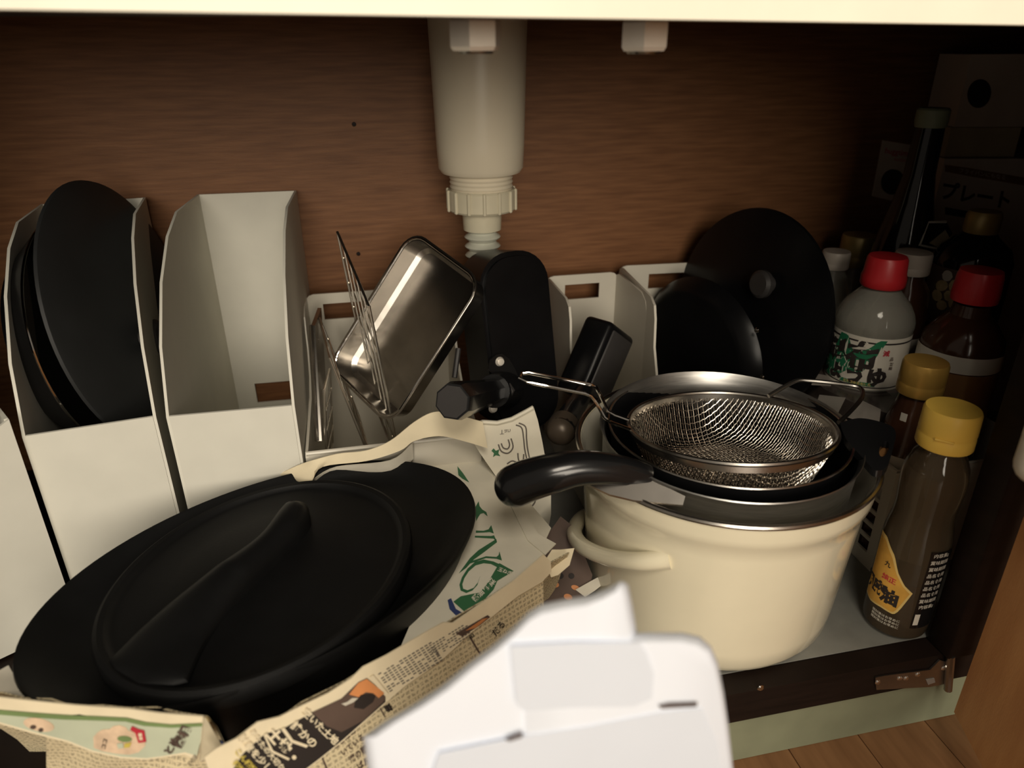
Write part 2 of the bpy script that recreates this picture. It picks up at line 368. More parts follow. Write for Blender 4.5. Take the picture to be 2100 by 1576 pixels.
def lerp_list(a, n_): return [a[min(int(i/n_*(len(a)-1)), len(a)-2)]*(1-(i/n_*(len(a)-1)-min(int(i/n_*(len(a)-1)), len(a)-2)))+a[min(int(i/n_*(len(a)-1)), len(a)-2)+1]*(i/n_*(len(a)-1)-min(int(i/n_*(len(a)-1)), len(a)-2)) for i in range(n_+1)]
hr_ = lerp_list(hr0[:7], len(hq)-1); ed_ = (hq[-1]-hq[-3]).normalized(); re_ = hr_[-1]
for a_ in (15, 30, 45, 60, 72, 82, 89): hq.append(hp_[6]+ed_*re_*math.sin(R(a_))*.95); hr_.append(re_*math.cos(R(a_)))
obj('handle', G().tube(hq, hr_, 18), 'handle_black', sp_, label='curved glossy black handle')
pa, pb = PZ(1392, 1018, .174), PZ(1400, 1042, .166)
obj('bracket', G().prism([PZ(1190, 990, .168), PZ(1225, 982, .176), PZ(1330, 985, .176), PZ(1405, 1022, .175), PZ(1400, 1040, .168), PZ(1360, 1036, .166), PZ(1300, 1030, .165), PZ(1250, 1018, .165)], (0, 0, .0016)), 'steel', sp_)

# black inner pan with a thin bright rim
ic = V((.2960, .1022, 0))
ip = thing('black_frying_pan', ic+V((0, 0, .016)), 'black pan with thin bright rim under the wire sieve', 'pan')
Ti = Matrix.Translation(ic)
obj('pan_body', G().lathe([(0, .016), (.080, .016), (.088, .022), (.0925, .06), (.0985, .165), (.1015, .180), (.1000, .181), (.0965, .166), (.0905, .062), (.085, .026), (.079, .020), (0, .020)], 64, Ti), 'nonstick', ip)
obj('rim', G().tube([ic+V((.1013*math.cos(2*math.pi*i/80), .1013*math.sin(2*math.pi*i/80), .1815)) for i in range(80)], .0011, 6, True), 'steel', ip)

# wire sieve
sv = thing('wire_sieve', (.2915, .0899, .14), 'round stainless wire sieve with looped wire handle on top of the pot', 'sieve')
Sm = axis_m((.2915, .0899, .1885), (.004, .135, .99))
rimp = [Sm @ V((.0845*math.cos(2*math.pi*i/96), .0845*math.sin(2*math.pi*i/96), 0)) for i in range(96)]
obj('rim', G().tube(rimp, .0021, 8, True), 'steel', sv)
obj('band', G().lathe([(.0835, -.001), (.0832, -.0075), (.0826, -.0075), (.0828, -.001)], 72, Sm), 'steel', sv)
g = G()
def sz(r):
    if r < .055: return -.044
    if r < .072: t = (r-.055)/.017; return -.044+.014*t*t
    t = (r-.072)/.011; return -.030+.026*min(1, t)
st = .00245; nw = int(.0825/st)
for ax in (0, 1):
    for i in range(-nw, nw+1):
        a = i*st; half = math.sqrt(max(0, .0826**2-a*a)); k = max(3, int(2*half/.0027)); pts = []
        for j in range(k+1):
            b = -half+2*half*j/k; r = math.hypot(a, b)
            q = V((a, b, 0)) if ax == 0 else V((b, a, 0))
            q.z = sz(r)+.00042*(1 if (j+i+ax) % 2 else -1); pts.append(Sm @ q)
        g.tube(pts, .00046, 4)
obj('wire_mesh', g, 'sieve_wire', sv, kind='stuff')
w1 = [PZ(1290, 862, .1885), PZ(1262, 852, .190), PZ(1246, 843, .193), PZ(1232, 812, .206), PZ(1222, 794, .215), PZ(1208, 789, .218), PZ(1140, 776, .222), PZ(1085, 765, .226), PZ(1070, 766, .226)]
w2 = [PZ(1294, 882, .1885), PZ(1255, 868, .190), PZ(1240, 857, .193), PZ(1224, 828, .204), PZ(1212, 813, .211), PZ(1200, 808, .213), PZ(1135, 795, .218), PZ(1080, 784, .224), PZ(1066, 776, .226)]
obj('handle', G().tube(w1+w2[::-1], .0016, 8), 'chrome', sv, label='bent double-wire handle')
hk = smooth_pts([PZ(1576, 813, .190), PZ(1608, 794, .196), PZ(1634, 781, .200), PZ(1660, 781, .200), PZ(1710, 786, .199), PZ(1757, 793, .197), PZ(1769, 803, .196), PZ(1765, 820, .195), PZ(1742, 846, .192), PZ(1720, 867, .189)], 4)
obj('rest_hook', G().tube(hk, .0020, 8), 'steel_dull', sv)

# ================================================================ FILE BOXES
def file_box(fl_, fr_, depth, H, hf, label, nm='file_box', slot=None, group='white file boxes'):
    """front-left and front-right base corners; open front box with high back"""
    fl_ = V((*fl_, 0)); fr_ = V((*fr_, 0)); u = (fr_-fl_).normalized(); wv = (fr_-fl_).length; d = V((-u.y, u.x, 0))
    t = thing(nm, (fl_+fr_)/2+d*depth/2, label, 'file box', group); th = .0024; e = .0006
    P = lambda a, b, z: fl_+u*a+d*b+V((0, 0, z))
    obj('bottom', G().prism([P(0, 0, .0006), P(wv, 0, .0006), P(wv, depth, .0006), P(0, depth, .0006)], (0, 0, th)), 'card_white', t)
    prof = [(0, .003), (0, hf), (depth*.09, hf+(H-hf)*.40), (depth*.24, hf+(H-hf)*.72), (depth*.42, hf+(H-hf)*.93), (depth*.60, H+.003), (depth-th, H), (depth-th, .003)]
    for a in (0, wv-th): obj('side_panel', G().prism([P(a, b+e if i < 2 else b, z) for i, (b, z) in enumerate(prof)], u*th), 'card_white', t)
    obj('front_panel', G().prism([P(th+e*.2, 0, .003), P(wv-th-e*.2, 0, .003), P(wv-th-e*.2, 0, hf+.001), P(th+e*.2, 0, hf+.001)], d*th), 'card_white', t)
    g = G(); y0 = depth-th
    if slot:
        s0, s1, z0, z1 = slot
        for a, b, c, q in ((0, wv, .003, z0), (0, wv, z1, H), (0, s0, z0, z1), (s1, wv, z0, z1)):
            g.prism([P(a, y0, c), P(b, y0, c), P(b, y0, q), P(a, y0, q)], d*th)
    else: g.prism([P(0, y0, .003), P(wv, y0, .003), P(wv, y0, H), P(0, y0, H)], d*th)
    obj('back_panel', g, 'card_white', t)
    return t
file_box((-.1785, .207), (-.0705, .205), .277, .330, .189, 'empty white cardboard file box beside the one with pans', slot=(.026, .100, .066, .093))
file_box((-.2865, .1935), (-.1865, .208), .268, .331, .190, 'white cardboard file box holding a wok, frying pan and lid')
# white box at the far left
lb = thing('carton', (-.355, .05, 0), 'plain white carton standing left of the black oval roaster', 'carton')
cq = PY(12, 842, .182); cq = V((cq.x, cq.y, 0)); cu = V((-.84, -.54, 0)).normalized(); cn = V((cu.y, -cu.x, 0)); cn = cn if cn.x < 0 and cn.y > 0 else -cn
def cp(a, b, z): return cq+cu*a+cn*b+V((0, 0, z))
for b in (0, .09): obj('side_panel', G().prism([cp(0, b, .002), cp(.20, b, .002), cp(.20, b, .205), cp(.06, b, .200), cp(.02, b, .203), cp(0, b, .213)], cn*.003), 'card_white', lb)
obj('back_panel', G().prism([cp(0, .0032, .002), cp(0, .0898, .002), cp(0, .0898, .213), cp(0, .0032, .213)], cu*.003), 'card_white', lb)
obj('front_panel', G().prism([cp(.1968, .0032, .002), cp(.1968, .0898, .002), cp(.1968, .0898, .205), cp(.1968, .0032, .205)], cu*.003), 'card_white', lb)
obj('flap', G().prism([cp(.01, .004, .213), cp(.10, .004, .206), cp(.10, .035, .245), cp(.01, .035, .250)], cn*.002), 'card_white', lb)

# pans in the left file box
def rot_dir(az, el): return V((math.cos(R(el))*math.cos(R(az)), math.cos(R(el))*math.sin(R(az)), math.sin(R(el))))
nL = rot_dir(-9, 11)
lidm = axis_m((-.226, .340, .2425), nL)
ld = thing('pan_lid', (-.205, .340, .115), 'large dark grey pan lid standing in the left file box', 'lid')
obj('disc', G().lathe([(0, .011), (.03, .0105), (.09, .0055), (.124, .001), (.129, -.001), (.130, -.0035), (.126, -.0035), (.09, .002), (.03, .007), (0, .0075)], 72, lidm), 'grey_black', ld)
obj('knob', G().lathe([(0, .030), (.012, .030), (.017, .026), (.016, .020), (.009, .016), (.009, .0105), (0, .0105)], 24, lidm @ Matrix.Translation((.004, -.030, 0))), 'handle_grey', ld)
wm = axis_m((-.252, .341, .2235), nL)
fp = thing('frying_pan', (-.25, .345, .11), 'black frying pan with a bright steel edge behind the grey lid', 'pan')
obj('pan_body', G().lathe([(0, -.040), (.085, -.040), (.095, -.036), (.118, .0), (.1195, .002), (.1165, .002), (.093, -.033), (.085, -.037), (0, -.037)], 64, wm), 'nonstick', fp)
obj('rim', G().tube([wm @ V((.119*math.cos(2*math.pi*i/80), .119*math.sin(2*math.pi*i/80), .0024)) for i in range(80)], .0011, 6, True), 'chrome', fp)
obj('rivet', G().lathe([(0, .004), (.003, .003), (.0035, 0)], 12, wm @ Matrix.Translation((.075, .0, -.034))), 'chrome', fp)

# ================================================================ WHITE PLASTIC BASKETS
def basket(x0, x1, yf, yb, H, hf, label, cut=.45, sl=None, rot=0):
    t = thing('plastic_file_stand', ((x0+x1)/2, (yf+yb)/2, 0), label, 'file stand', 'white plastic stands at the back wall'); th = .0026
    c = V(((x0+x1)/2, yb, 0)); rm = Matrix.Translation(c) @ Matrix.Rotation(R(rot), 4, 'Z') @ Matrix.Translation(-c)
    W = lambda g: g.xf(rm)
    obj('bottom', W(G().box((x0, yf, .0005), (x1, yb, .003))), 'plastic_white', t)
    L_ = yb-yf; yc = yb-L_*cut
    prof = [(yb, .003), (yb, H-.012), (yb-.004, H-.003), (yb-.012, H), (yc+.02, H), (yc+.006, H-.006), (yc, H-.020), (yc-.004, H-(H-hf)*.5), (yc-.02, hf+(H-hf)*.22), (yc-.045, hf+.004), (yf+.004, hf), (yf, hf-.004), (yf, .003)]
    for x in (x0, x1-th): obj('side_panel', W(G().prism([V((x, y, z)) for y, z in prof], (th, 0, 0))), 'plastic_white', t)
    obj('front_panel', W(G().box((x0+th, yf, .003), (x1-th, yf+th, hf))), 'plastic_white', t)
    obj('front_lip', W(G().tube([V((x0+.001, yf+.001, hf)), V((x1-.001, yf+.001, hf))], .0022, 8)), 'plastic_white', t)
    s0 = x0+(x1-x0)*.26; s1 = x1-(x1-x0)*.26; z0, z1 = H-.032, H-.0125; g = G()
    if sl: s0, s1 = sl
    cor = .010; n = 5; pts = [V((x0, 0, .003)), V((x1, 0, .003))]
    # back panel: four slabs round the slot, top corners rounded
    y0 = yb-th
    def slab(p): g.prism([V((a, y0, b)) for a, b in p], (0, th, 0))
    slab([(x0, .003), (x1, .003), (x1, z0), (x0, z0)]); slab([(x0, z0), (s0, z0), (s0, z1), (x0, z1)]); slab([(s1, z0), (x1, z0), (x1, z1), (s1, z1)])
    top = [(x0, z1), (x1, z1)]+[(x1-cor+cor*math.cos(R(a)), H-cor+cor*math.sin(R(a))) for a in (0, 30, 60, 90)]+[(x0+cor-cor*math.sin(R(a)), H-cor+cor*math.cos(R(a))) for a in (0, 30, 60, 90)]
    slab(top)
    obj('back_panel', W(g), 'plastic_white', t)
    return t
basket(-.0685, .098, .212, .440, .2185, .135, 'white plastic stand holding wire racks and a steel tray', cut=.30, sl=(-.049, .003))
basket(.222, .316, .235, .442, .220, .115, 'white plastic stand holding a small black square pan', cut=.52)
basket(.3215, .474, .225, .448, .224, .120, 'white plastic stand holding a round black lid and a black pan', cut=.66, rot=-4)

# ---------------- contents of the first stand
def quad_frame(p0, px_, py_): return frame(p0, px_, py_)
def wire_rack(ptop_back, ptop_front, down, nu, nv, label, r=.0008):
    a, b = V(ptop_back), V(ptop_front); dv = V(down); t = thing('wire_rack', (a+b)/2+dv, label, 'rack', 'wire cooling racks in the white stand')
    obj('frame', G().tube([a, b, b+dv, a+dv], r*1.7, 8, True), 'wire', t)
    for i in range(1, nu): p = a.lerp(b, i/nu); obj('bar', G().tube([p, p+dv], r, 5), 'wire', t)
    for i in range(1, nv): p = a+dv*i/nv; q = b+dv*i/nv; o_ = V((.0012, 0, 0)); obj('bar', G().tube([p+o_, q+o_], r, 5), 'wire', t)
    return t
wire_rack(PY(692, 476, .352), PY(757, 628, .258), V((.018, -.005, -.185)), 5, 7, 'tall wire rack rising highest out of the white stand')
wire_rack(PY(655, 653, .365), PY(676, 735, .275), V((.030, -.012, -.115)), 6, 5, 'low bright wire rack leaning left of the tall rack')
wire_rack(PY(676, 757, .330), PY(664, 800, .265), V((-.006, -.010, -.085)), 6, 4, 'short dark wire rack leaning against the low bright one')
bt = thing('narrow_steel_tray', PY(628, 900, .26), 'narrow steel tray standing on edge at the left of the wire racks', 'tray')
ba, bb = PY(638, 668, .345), PY(650, 905, .262)
obj('tray_base', G().prism([ba, PY(646, 668, .345), PY(660, 905, .262), bb], (.006, .045, .004)), 'steel', bt)
obj('tray_edge', G().tube([ba, bb], .0022, 8), 'steel', bt)

# steel tray
q0, q1, q2 = PY(846, 476, .345), PY(988, 580, .258), PY(828, 893, .228)
tu = (q1-q0); tv = (q2-q1); tn = tu.cross(tv).normalized(); tn = tn if tn.dot(CAM-q1) > 0 else -tn
wt, ht = tu.length, tv.length; tu_ = tu.normalized(); tv_ = (tv-tu_*tv.dot(tu_)).normalized(); tc0 = q0+tu_*wt/2+tv_*ht/2
Tm = Matrix(((tu_.x, -tv_.x, 0, tc0.x), (tu_.y, -tv_.y, 0, tc0.y), (tu_.z, -tv_.z, 0, tc0.z), (0, 0, 0, 1)))
nn = tu_.cross(-tv_)
if nn.dot(CAM-tc0) < 0: nn = -nn
for i in range(3): Tm[i][2] = nn[i]
stt = thing('steel_tray', q2+V((-.03, 0, -.02)), 'deep rectangular stainless tray leaning in front of the drain', 'tray')
def rr(w_, h, r, seg=6):
    o = []
    for cx, cy, a0 in ((w_/2-r, h/2-r, 0), (-w_/2+r, h/2-r, 90), (-w_/2+r, -h/2+r, 180), (w_/2-r, -h/2+r, 270)):
        o += [(cx+r*math.cos(R(a0+90*i/seg)), cy+r*math.sin(R(a0+90*i/seg))) for i in range(seg+1)]
    return o
g = G(); levels = [(0, 0), (-.002, -.0), (-.0035, -.020), (-.008, -.024), (-.0075, -.0252), (-.0025, -.0212), (-.0005, -.001), (.0025, -.0006), (.003, .0006)]
rings = []
for off, z in levels:
    rg = rr(wt+2*off, ht+2*off, .020+off); rings.append([Tm @ V((x, y, z)) for x, y in rg])
k = len(rings[0])
vs_ = [p for rg in rings for p in rg]; fs = []
for i in range(len(rings)):
    j = (i+1) % len(rings)
    if i == 3: continue
    for q in range(k): s = (q+1) % k; fs.append((i*k+q, i*k+s, j*k+s, j*k+q))
fs += [tuple(range(3*k, 4*k)), tuple(range(4*k, 5*k))[::-1]]
obj('tray_body', G().add(vs_, fs), 'steel', stt)
obj('rim', G().tube(rings[0], .0011, 6, True), 'chrome', stt)

# black rectangular pan standing on edge, handle towards the viewer
bp = thing('egg_pan', PY(1075, 880, .285), 'black rectangular pan on edge with octagonal handle pointing out', 'pan')
bx = rot_dir(15, 0); bzv = rot_dir(105, 78)
bm0 = frame(PY(1068, 705, .280), bx, bzv)
obj('pan_body', G().rrect_prism(.078, .190, .034, .055, bm0 @ Matrix.Translation((0, 0, -.055)), 7), 'nonstick', bp)
obj('pan_floor', G().rrect_prism(.070, .180, .030, .004, bm0 @ Matrix.Translation((0, 0, .0)), 7), 'nonstick', bp)
bpl = Plane(bm0 @ V((0, 0, .0042)), bm0.col[2].xyz)
tear = [(1000, 757), (1004, 738), (1016, 727), (1028, 725), (1042, 735), (1054, 755), (1064, 778), (1066, 800), (1058, 812), (1040, 800), (1020, 780)]
poly_px('bracket', bp, 'handle_black', bpl, tear, .001, .002)
for p in ((1025, 742), (1057, 794), (1011, 838)):
    obj('rivet', G().lathe([(0, .004), (.0036, .003), (.005, 0)], 14, axis_m(bpl.hit(*p, .003), bpl.n)), 'nut_metal', bp)
ha_ = PY(1035, 797, .270); hb_ = PY(928, 824, .150)
obj('handle_socket', G().tube([ha_, ha_.lerp(hb_, .25)], [.021, .017], 20), 'handle_black', bp)
dh = (hb_-ha_).normalized(); hm = axis_m(ha_, dh, (0, 0, 1)); Lh = (hb_-ha_).length
oc = lambda r, z: [hm @ V((r*math.cos(R(45*i+22.5)), r*math.sin(R(45*i+22.5)), z)) for i in range(8)]
g = G(); rgs = [oc(.012, Lh*.1), oc(.014, Lh*.5), oc(.0175, Lh*.94), oc(.0162, Lh)]
vs_ = [p for r_ in rgs for p in r_]; fs = [(i*8+j, i*8+(j+1) % 8, (i+1)*8+(j+1) % 8, (i+1)*8+j) for i in range(3) for j in range(8)]+[tuple(range(8)), tuple(range(24, 32))]
obj('handle', g.add(vs_, fs), 'handle_black', bp, ang=20)
obj('end_cap', G().prism(oc(.0145, Lh+.0001), dh*.0012), 'handle_grey', bp, label='dark grey octagonal end cap')
obj('bolt', G().lathe([(0, .006), (.007, .006), (.009, .004), (.009, -.03), (0, -.03)], 6, axis_m(PY(1037, 800, .242), V((-.1, -1, .15)))), 'handle_grey', bp)
obj('back_bar', G().tube([PY(940, 715, .30), PY(932, 775, .285)], .003, 8), 'handle_grey', bp)

# small square pan in the second stand
sq = thing('small_egg_pan', PY(1200, 880, .27), 'small black square pan with bronze handle tip in the white stand', 'pan')
sm = frame(PY(1222, 745, .30), (PY(1283, 720, .30)-PY(1212, 668, .26)), (PY(1212, 668, .27)-PY(1165, 790, .25)))
obj('pan_body', G().rbox((.060, .088, .036), .006, 3, sm), 'nonstick', sq)
obj('pan_well', G().rbox((.046, .074, .004), .003, 2, sm @ Matrix.Translation((0, 0, .0185))), 'handle_grey', sq)  # well coloured grey to stand in for a reflection on the black pan
hh = smooth_pts([PY(1200, 800, .262), PY(1178, 838, .235), PY(1160, 868, .205), PY(1151, 884, .192)], 5)
obj('handle', G().tube(hh, lerp_list([.0095, .0115, .0135, .0145], len(hh)-1), 16), 'handle_black', sq)
em = axis_m(PY(1152, 880, .196), (hh[-1]-hh[-4]))
obj('handle_tip', G().lathe([(.0150, -.010), (.0152, 0), (.0140, .008), (.010, .0135), (.005, .0155), (0, .016)], 24, em), 'bronze', sq, label='bronze-brown handle tip')

# round lids in the third stand
nl = rot_dir(-165, 7.4); lm = axis_m((.436, .330, .194), nl)
l1 = thing('round_lid', (.455, .375, .115), 'large round black lid with knob in the white stand', 'lid')
obj('disc', G().lathe([(0, .012), (.03, .0115), (.08, .008), (.112, .002), (.119, 0), (.120, -.003), (.117, -.004), (.10, 0), (.03, .0075), (0, .008)], 64, lm), 'nonstick', l1)
kp = lm.inverted() @ Plane((.436-.02, .330, .194), nl).hit(1566, 583)
obj('knob', G().lathe([(0, .028), (.012, .028), (.0155, .025), (.0155, .020), (.009, .016), (.009, .010), (0, .010)], 24, lm @ Matrix.Translation((kp.x, kp.y, 0))), 'handle_grey', l1)
n2 = rot_dir(-161.5, .5); lm2 = axis_m((.386, .348, .1315), n2)
l2 = thing('shallow_pan', (.347, .33, .066), 'smaller round black pan bottom in front of the knobbed lid', 'pan')
obj('pan_body', G().lathe([(0, .010), (.080, .010), (.088, .008), (.0985, -.004), (.100, -.006), (.097, -.006), (.086, .005), (0, .007)], 64, lm2), 'nonstick', l2)
for p in ((1563, 774), (1552, 678)):
    obj('rivet', G().lathe([(0, .002), (.0022, .0016), (.003, 0)], 12, axis_m(Plane(lm2 @ V((0, 0, .004)), n2).hit(*p), n2)), 'chrome', l2)

# ================================================================ BLACK OVAL ROASTER
oc_ = V((-.0855, .0765, 0)); oa = R(29.5)
ro = thing('oval_roaster', oc_+V((0, 0, .012)), 'large matte black oval roaster lined with newspaper', 'roaster')
Ro = Matrix.Translation(oc_) @ Matrix.Rotation(oa, 4, 'Z')
obj('pan_body', G().lathe([(0, .012), (.55, .012), (.70, .020), (.84, .060), (.95, .104), (.99, .117), (1.0, .121), (.995, .1235), (.975, .1225), (.93, .116), (.86, .110), (.80, .1075), (.70, .1070), (0, .1070)], 96, Ro, .1745, .114), 'matte_black', ro)
la = R(52.7); lc = V((-.0925, .0665, 0))
Rl = Matrix.Translation(lc) @ Matrix.Rotation(la, 4, 'Z')
rl = thing('domed_lid', lc+V((0, 0, .104)), 'matte black oval lid with long arched grip on the roaster', 'lid')
obj('lid_body', G().lathe([(0, .112), (.9, .108), (.985, .110), (1.0, .115), (1.0, .1205), (.99, .1240), (.965, .1258), (.935, .1250), (.915, .1222), (.89, .1210), (.6, .1232), (.3, .1250), (0, .1256)], 96, Rl, .1255, .1025), 'matte_black', rl)
ga, gb = PZ(285, 1400, .126), PZ(625, 1040, .126)
gd = (gb-ga); gl = gd.length; gx = gd.normalized(); gy = V((-gx.y, gx.x, 0))
g = G(); nn_ = 40; kk = 14; vs_ = []
for i in range(nn_+1):
    t = i/nn_; e_ = min(1, max(0, 1-t)/.10)**.5*min(1, t/.05)**.5
    w_ = .0015+e_*(.0225*(1-t)**1.6+.0075+.004*math.exp(-((t-.86)/.12)**2)); h_ = .0015+e_*(.003+.014*min(1, t/.5)**1.5+.003*math.exp(-((t-.85)/.12)**2))
    c = ga+gd*t+gy*(.007*math.sin(2*math.pi*t))
    for j in range(kk):
        a = math.pi*j/(kk-1); vs_.append(c+gy*(w_*math.cos(a))+V((0, 0, -.002+h_*max(0, math.sin(a))**.7)))
fs = [(i*kk+j, i*kk+j+1, (i+1)*kk+j+1, (i+1)*kk+j) for i in range(nn_) for j in range(kk-1)]+[tuple(range(kk)), tuple(range(nn_*kk, (nn_+1)*kk))[::-1]]+[(i*kk+kk-1, i*kk, (i+1)*kk, (i+1)*kk+kk-1) for i in range(nn_)]
obj('grip', g.add(vs_, fs), 'matte_black', rl)

# ================================================================ NEWSPAPER ROUND THE ROASTER
zr = .117
A = PZ(432, 1556, zr); B = PZ(1172, 1128, zr); C = PZ(-120, 1418, zr+.010); A2 = PZ(418, 1468, zr+.010)
nr = (B-A).cross(V((0, 0, 1))).normalized(); nr = nr if nr.dot(CAM-A) > 0 else -nr
nlf = (A2-C).cross(V((0, 0, 1))).normalized(); nlf = nlf if nlf.dot(CAM-A2) > 0 else -nlf
plR = Plane(A, nr+V((0, 0, .18))); plL = Plane(A2, nlf+V((0, 0, .12)))
bag = thing('newspaper_bag', (A.x, A.y+.03, .0), 'folded newspaper liner with printed flaps wrapped round the black roaster', 'newspaper')
def uvR(p): q = p-A; return ((B-A).normalized().dot(q), q.z)
def uvL(p): q = p-A2; return ((A2-C).normalized().dot(q), q.z)
# inner walls that reach down to the cabinet floor
def wall(a, b, inset, z1, m, uvf, nseg=10, amp=.003, n_=None):
    g = G(); vs_ = []; rows = 6
    for i in range(nseg+1):
        t = i/nseg; top = a.lerp(b, t); bot = V((top.x, top.y, z1))+inset
        for j in range(rows):
            s = j/(rows-1); p = top.lerp(bot, s); vs_.append(p+n_*(amp*math.sin(7*t*3+s*4)*math.sin(5*s+t*9)-.003))
    fs = [(i*rows+j, i*rows+j+1, (i+1)*rows+j+1, (i+1)*rows+j) for i in range(nseg) for j in range(rows-1)]
    k = len(vs_); vs2 = [p-n_*.0012 for p in vs_]
    fs2 = [tuple(reversed([q+k for q in f])) for f in fs]
    ed = []
    for i in range(nseg): ed += [(i*rows, (i+1)*rows, (i+1)*rows+k, i*rows+k), (i*rows+rows-1, i*rows+rows-1+k, (i+1)*rows+rows-1+k, (i+1)*rows+rows-1)]
    return g.add(vs_+vs2, fs+fs2+ed)
ins = V((-.004, .056, 0))
obj('liner_wall', wall(A-V((0, 0, .004)), B-V((0, 0, .004)), ins, .003, 'newsprint', uvR, n_=nr), 'newsprint', bag, uvf=uvR, label='newsprint with columns of small text')
obj('liner_wall', wall(C-V((0, 0, .004)), A2-V((0, 0, .004)), ins, .003, 'newsprint', uvL, n_=nlf), 'newsprint', bag, uvf=uvL)
D_ = PZ(660, 955, .122); E_ = PZ(1085, 860, .135); F_ = PZ(575, 975, .13)
# right flap (folded outwards)
fr_ = [(418, 1552), (442, 1534), (483, 1514), (527, 1480), (572, 1469), (620, 1445), (671, 1421), (719, 1391), (743, 1367), (791, 1343), (839, 1315), (880, 1291), (908, 1276), (928, 1277), (983, 1239), (1053, 1190), (1081, 1165), (1113, 1137), (1127, 1151), (1129, 1172), (1110, 1193), (1060, 1222), (1010, 1262), (980, 1285), (960, 1300), (935, 1325), (905, 1352), (870, 1378), (830, 1405), (790, 1440), (745, 1480), (700, 1520), (650, 1560), (610, 1590), (560, 1620), (440, 1620)]
fo = poly_px('flap', bag, 'paper', plR, fr_, .002, .0012, label='cream margin of the folded newspaper flap')
def pr_(pix, m, off=.0034, nm='printed_block'): return poly_px(nm, fo, m, plR, pix, off, .0003)
pr_([(470, 1590), (500, 1545), (542, 1507), (583, 1494), (640, 1462), (700, 1434), (735, 1400), (752, 1392), (790, 1424), (790, 1440), (745, 1480), (700, 1520), (655, 1556), (610, 1590)], 'ink_black')
pr_([(640, 1462), (700, 1434), (735, 1400), (752, 1392), (790, 1424), (788, 1438), (745, 1478), (700, 1502), (670, 1490)], 'ink_brown', .0038)
pr_([(716, 1425), (735, 1401), (752, 1393), (788, 1422), (776, 1432), (765, 1422), (750, 1420), (735, 1430)], 'ink_orange', .0042)
pr_([(700, 1444), (712, 1440), (722, 1432), (735, 1432), (724, 1441), (708, 1448)], 'paper_grey', .0044)
pr_([(728, 1440), (740, 1426), (760, 1424), (770, 1428), (765, 1440), (745, 1455), (726, 1452)], 'ink_black', .0046)
pr_([(576, 1496), (583, 1493), (601, 1518), (632, 1529), (628, 1534), (596, 1523)], 'paper', .0042)
pr_([(540, 1508), (543, 1507), (560, 1540), (594, 1556), (591, 1560), (556, 1543)], 'paper', .0042)
U = lambda ang, s: (s*math.cos(R(ang)), s*math.sin(R(ang)))
def tR(b, m, o, s, ang=52, bold=.03, off=.0046, sk=-38): return text_px(fo, b, m, plR, o, U(ang, s), U(ang-90, s), off, bold)
tR('空いた土地', 'paper', (658, 1491), 19, 44); tR('誰かの', 'paper', (624, 1507), 22, 44)
tR('土地・', 'paper', (580, 1528), 30, 48, .05); tR('あなたの大切な', 'paper', (548, 1540), 15, 50); tR('財産を少しでも', 'paper', (536, 1560), 19, 48)
tR('こん相続', 'ink_yellow', (505, 1562), 15, 48); tR('相続', 'ink_yellow', (490, 1574), 15, 48)
pr_([(757, 1390), (765, 1385), (797, 1424), (792, 1431)], 'paper', .0040)
# block of small text on the flap
for r_ in range(9):
    for c_ in range(13):
        u0 = (775+c_*8.6, 1383-c_*5.2); v0 = (2.9*r_, 4.4*r_); x, y = u0[0]+v0[0], u0[1]+v0[1]
        if random.random() < .12 or y > 1440-(x-770)*.62+6: continue
        fo_ = [(x, y), (x+6, y-3.6), (x+7.1, y-2), (x+1.1, y+1.6)]
        if r_ == 0 and c_ == 0: gg = G()
        k0 = G().prism([plR.hit(a, b, .0034) for a, b in fo_], plR.n*.0003); gg.add(k0.v, k0.f)
obj('small_print', gg, 'ink_grey', fo, kind='stuff')
gg = G()
for r_ in range(6):
    for c_ in range(12):
        x, y = 880+c_*6.5+1.8*r_, 1325-c_*4.0+4.6*r_
        if random.random() < .2 or y > 1378-(x-880)*.64: continue
        k0 = G().prism([plR.hit(a, b, .0034) for a, b in [(x, y), (x+4.6, y-2.8), (x+5.5, y-1.4), (x+.9, y+1.4)]], plR.n*.0003); gg.add(k0.v, k0.f)
obj('small_print', gg, 'ink_grey', fo, kind='stuff')
pr_([(935, 1300), (960, 1285), (1000, 1262), (1005, 1266), (985, 1282), (948, 1306)], 'ink_brown'); pr_([(955, 1294), (990, 1270), (1000, 1268), (975, 1288)], 'ink_orange', .0042)
# lower text sheet outside the flap (yellowish columns)
ls = [(600, 1640), (640, 1540), (700, 1505), (760, 1465), (830, 1400), (905, 1345), (985, 1276), (1010, 1258), (1060, 1218), (1112, 1190), (1115, 1300), (1080, 1420), (1000, 1560), (960, 1680)]
lo_ = poly_px('text_sheet', bag, 'newsprint', plR, ls, -.0012, .001, uvf=uvR, label='yellowed newsprint with vertical Japanese text')
pr2 = lambda pix, m: poly_px('column_rule', lo_, m, plR, pix, .0002, .0003)
pr2([(644, 1520), (647, 1519), (690, 1620), (686, 1621)], 'ink_brown'); pr2([(770, 1440), (772, 1439), (790, 1470), (788, 1471)], 'ink_brown'); pr2([(962, 1308), (965, 1306), (985, 1340), (982, 1341)], 'ink_brown')
big = ['ことばの', 'いている', '満の題は', 'ばん月満', 'のあと題']
for i, b in enumerate(big): text_px(lo_, b, 'ink_brown', plR, (700+i*17+6, 1515+i*14), U(-38, 15), U(-128+8, 15), .0006, .02)
text_px(lo_, 'り高', 'ink_black', plR, (793, 1447), U(60, 17), U(-30, 17), .0006, .03)
text_px(lo_, 'だる', 'ink_black', plR, (1022, 1290), U(-50, 17), U(-140, 17), .0006, .02)
text_px(lo_, 'B2', 'ink_black', plR, (968, 1305), U(-40, 11), U(-130, 11), .0006, .02)
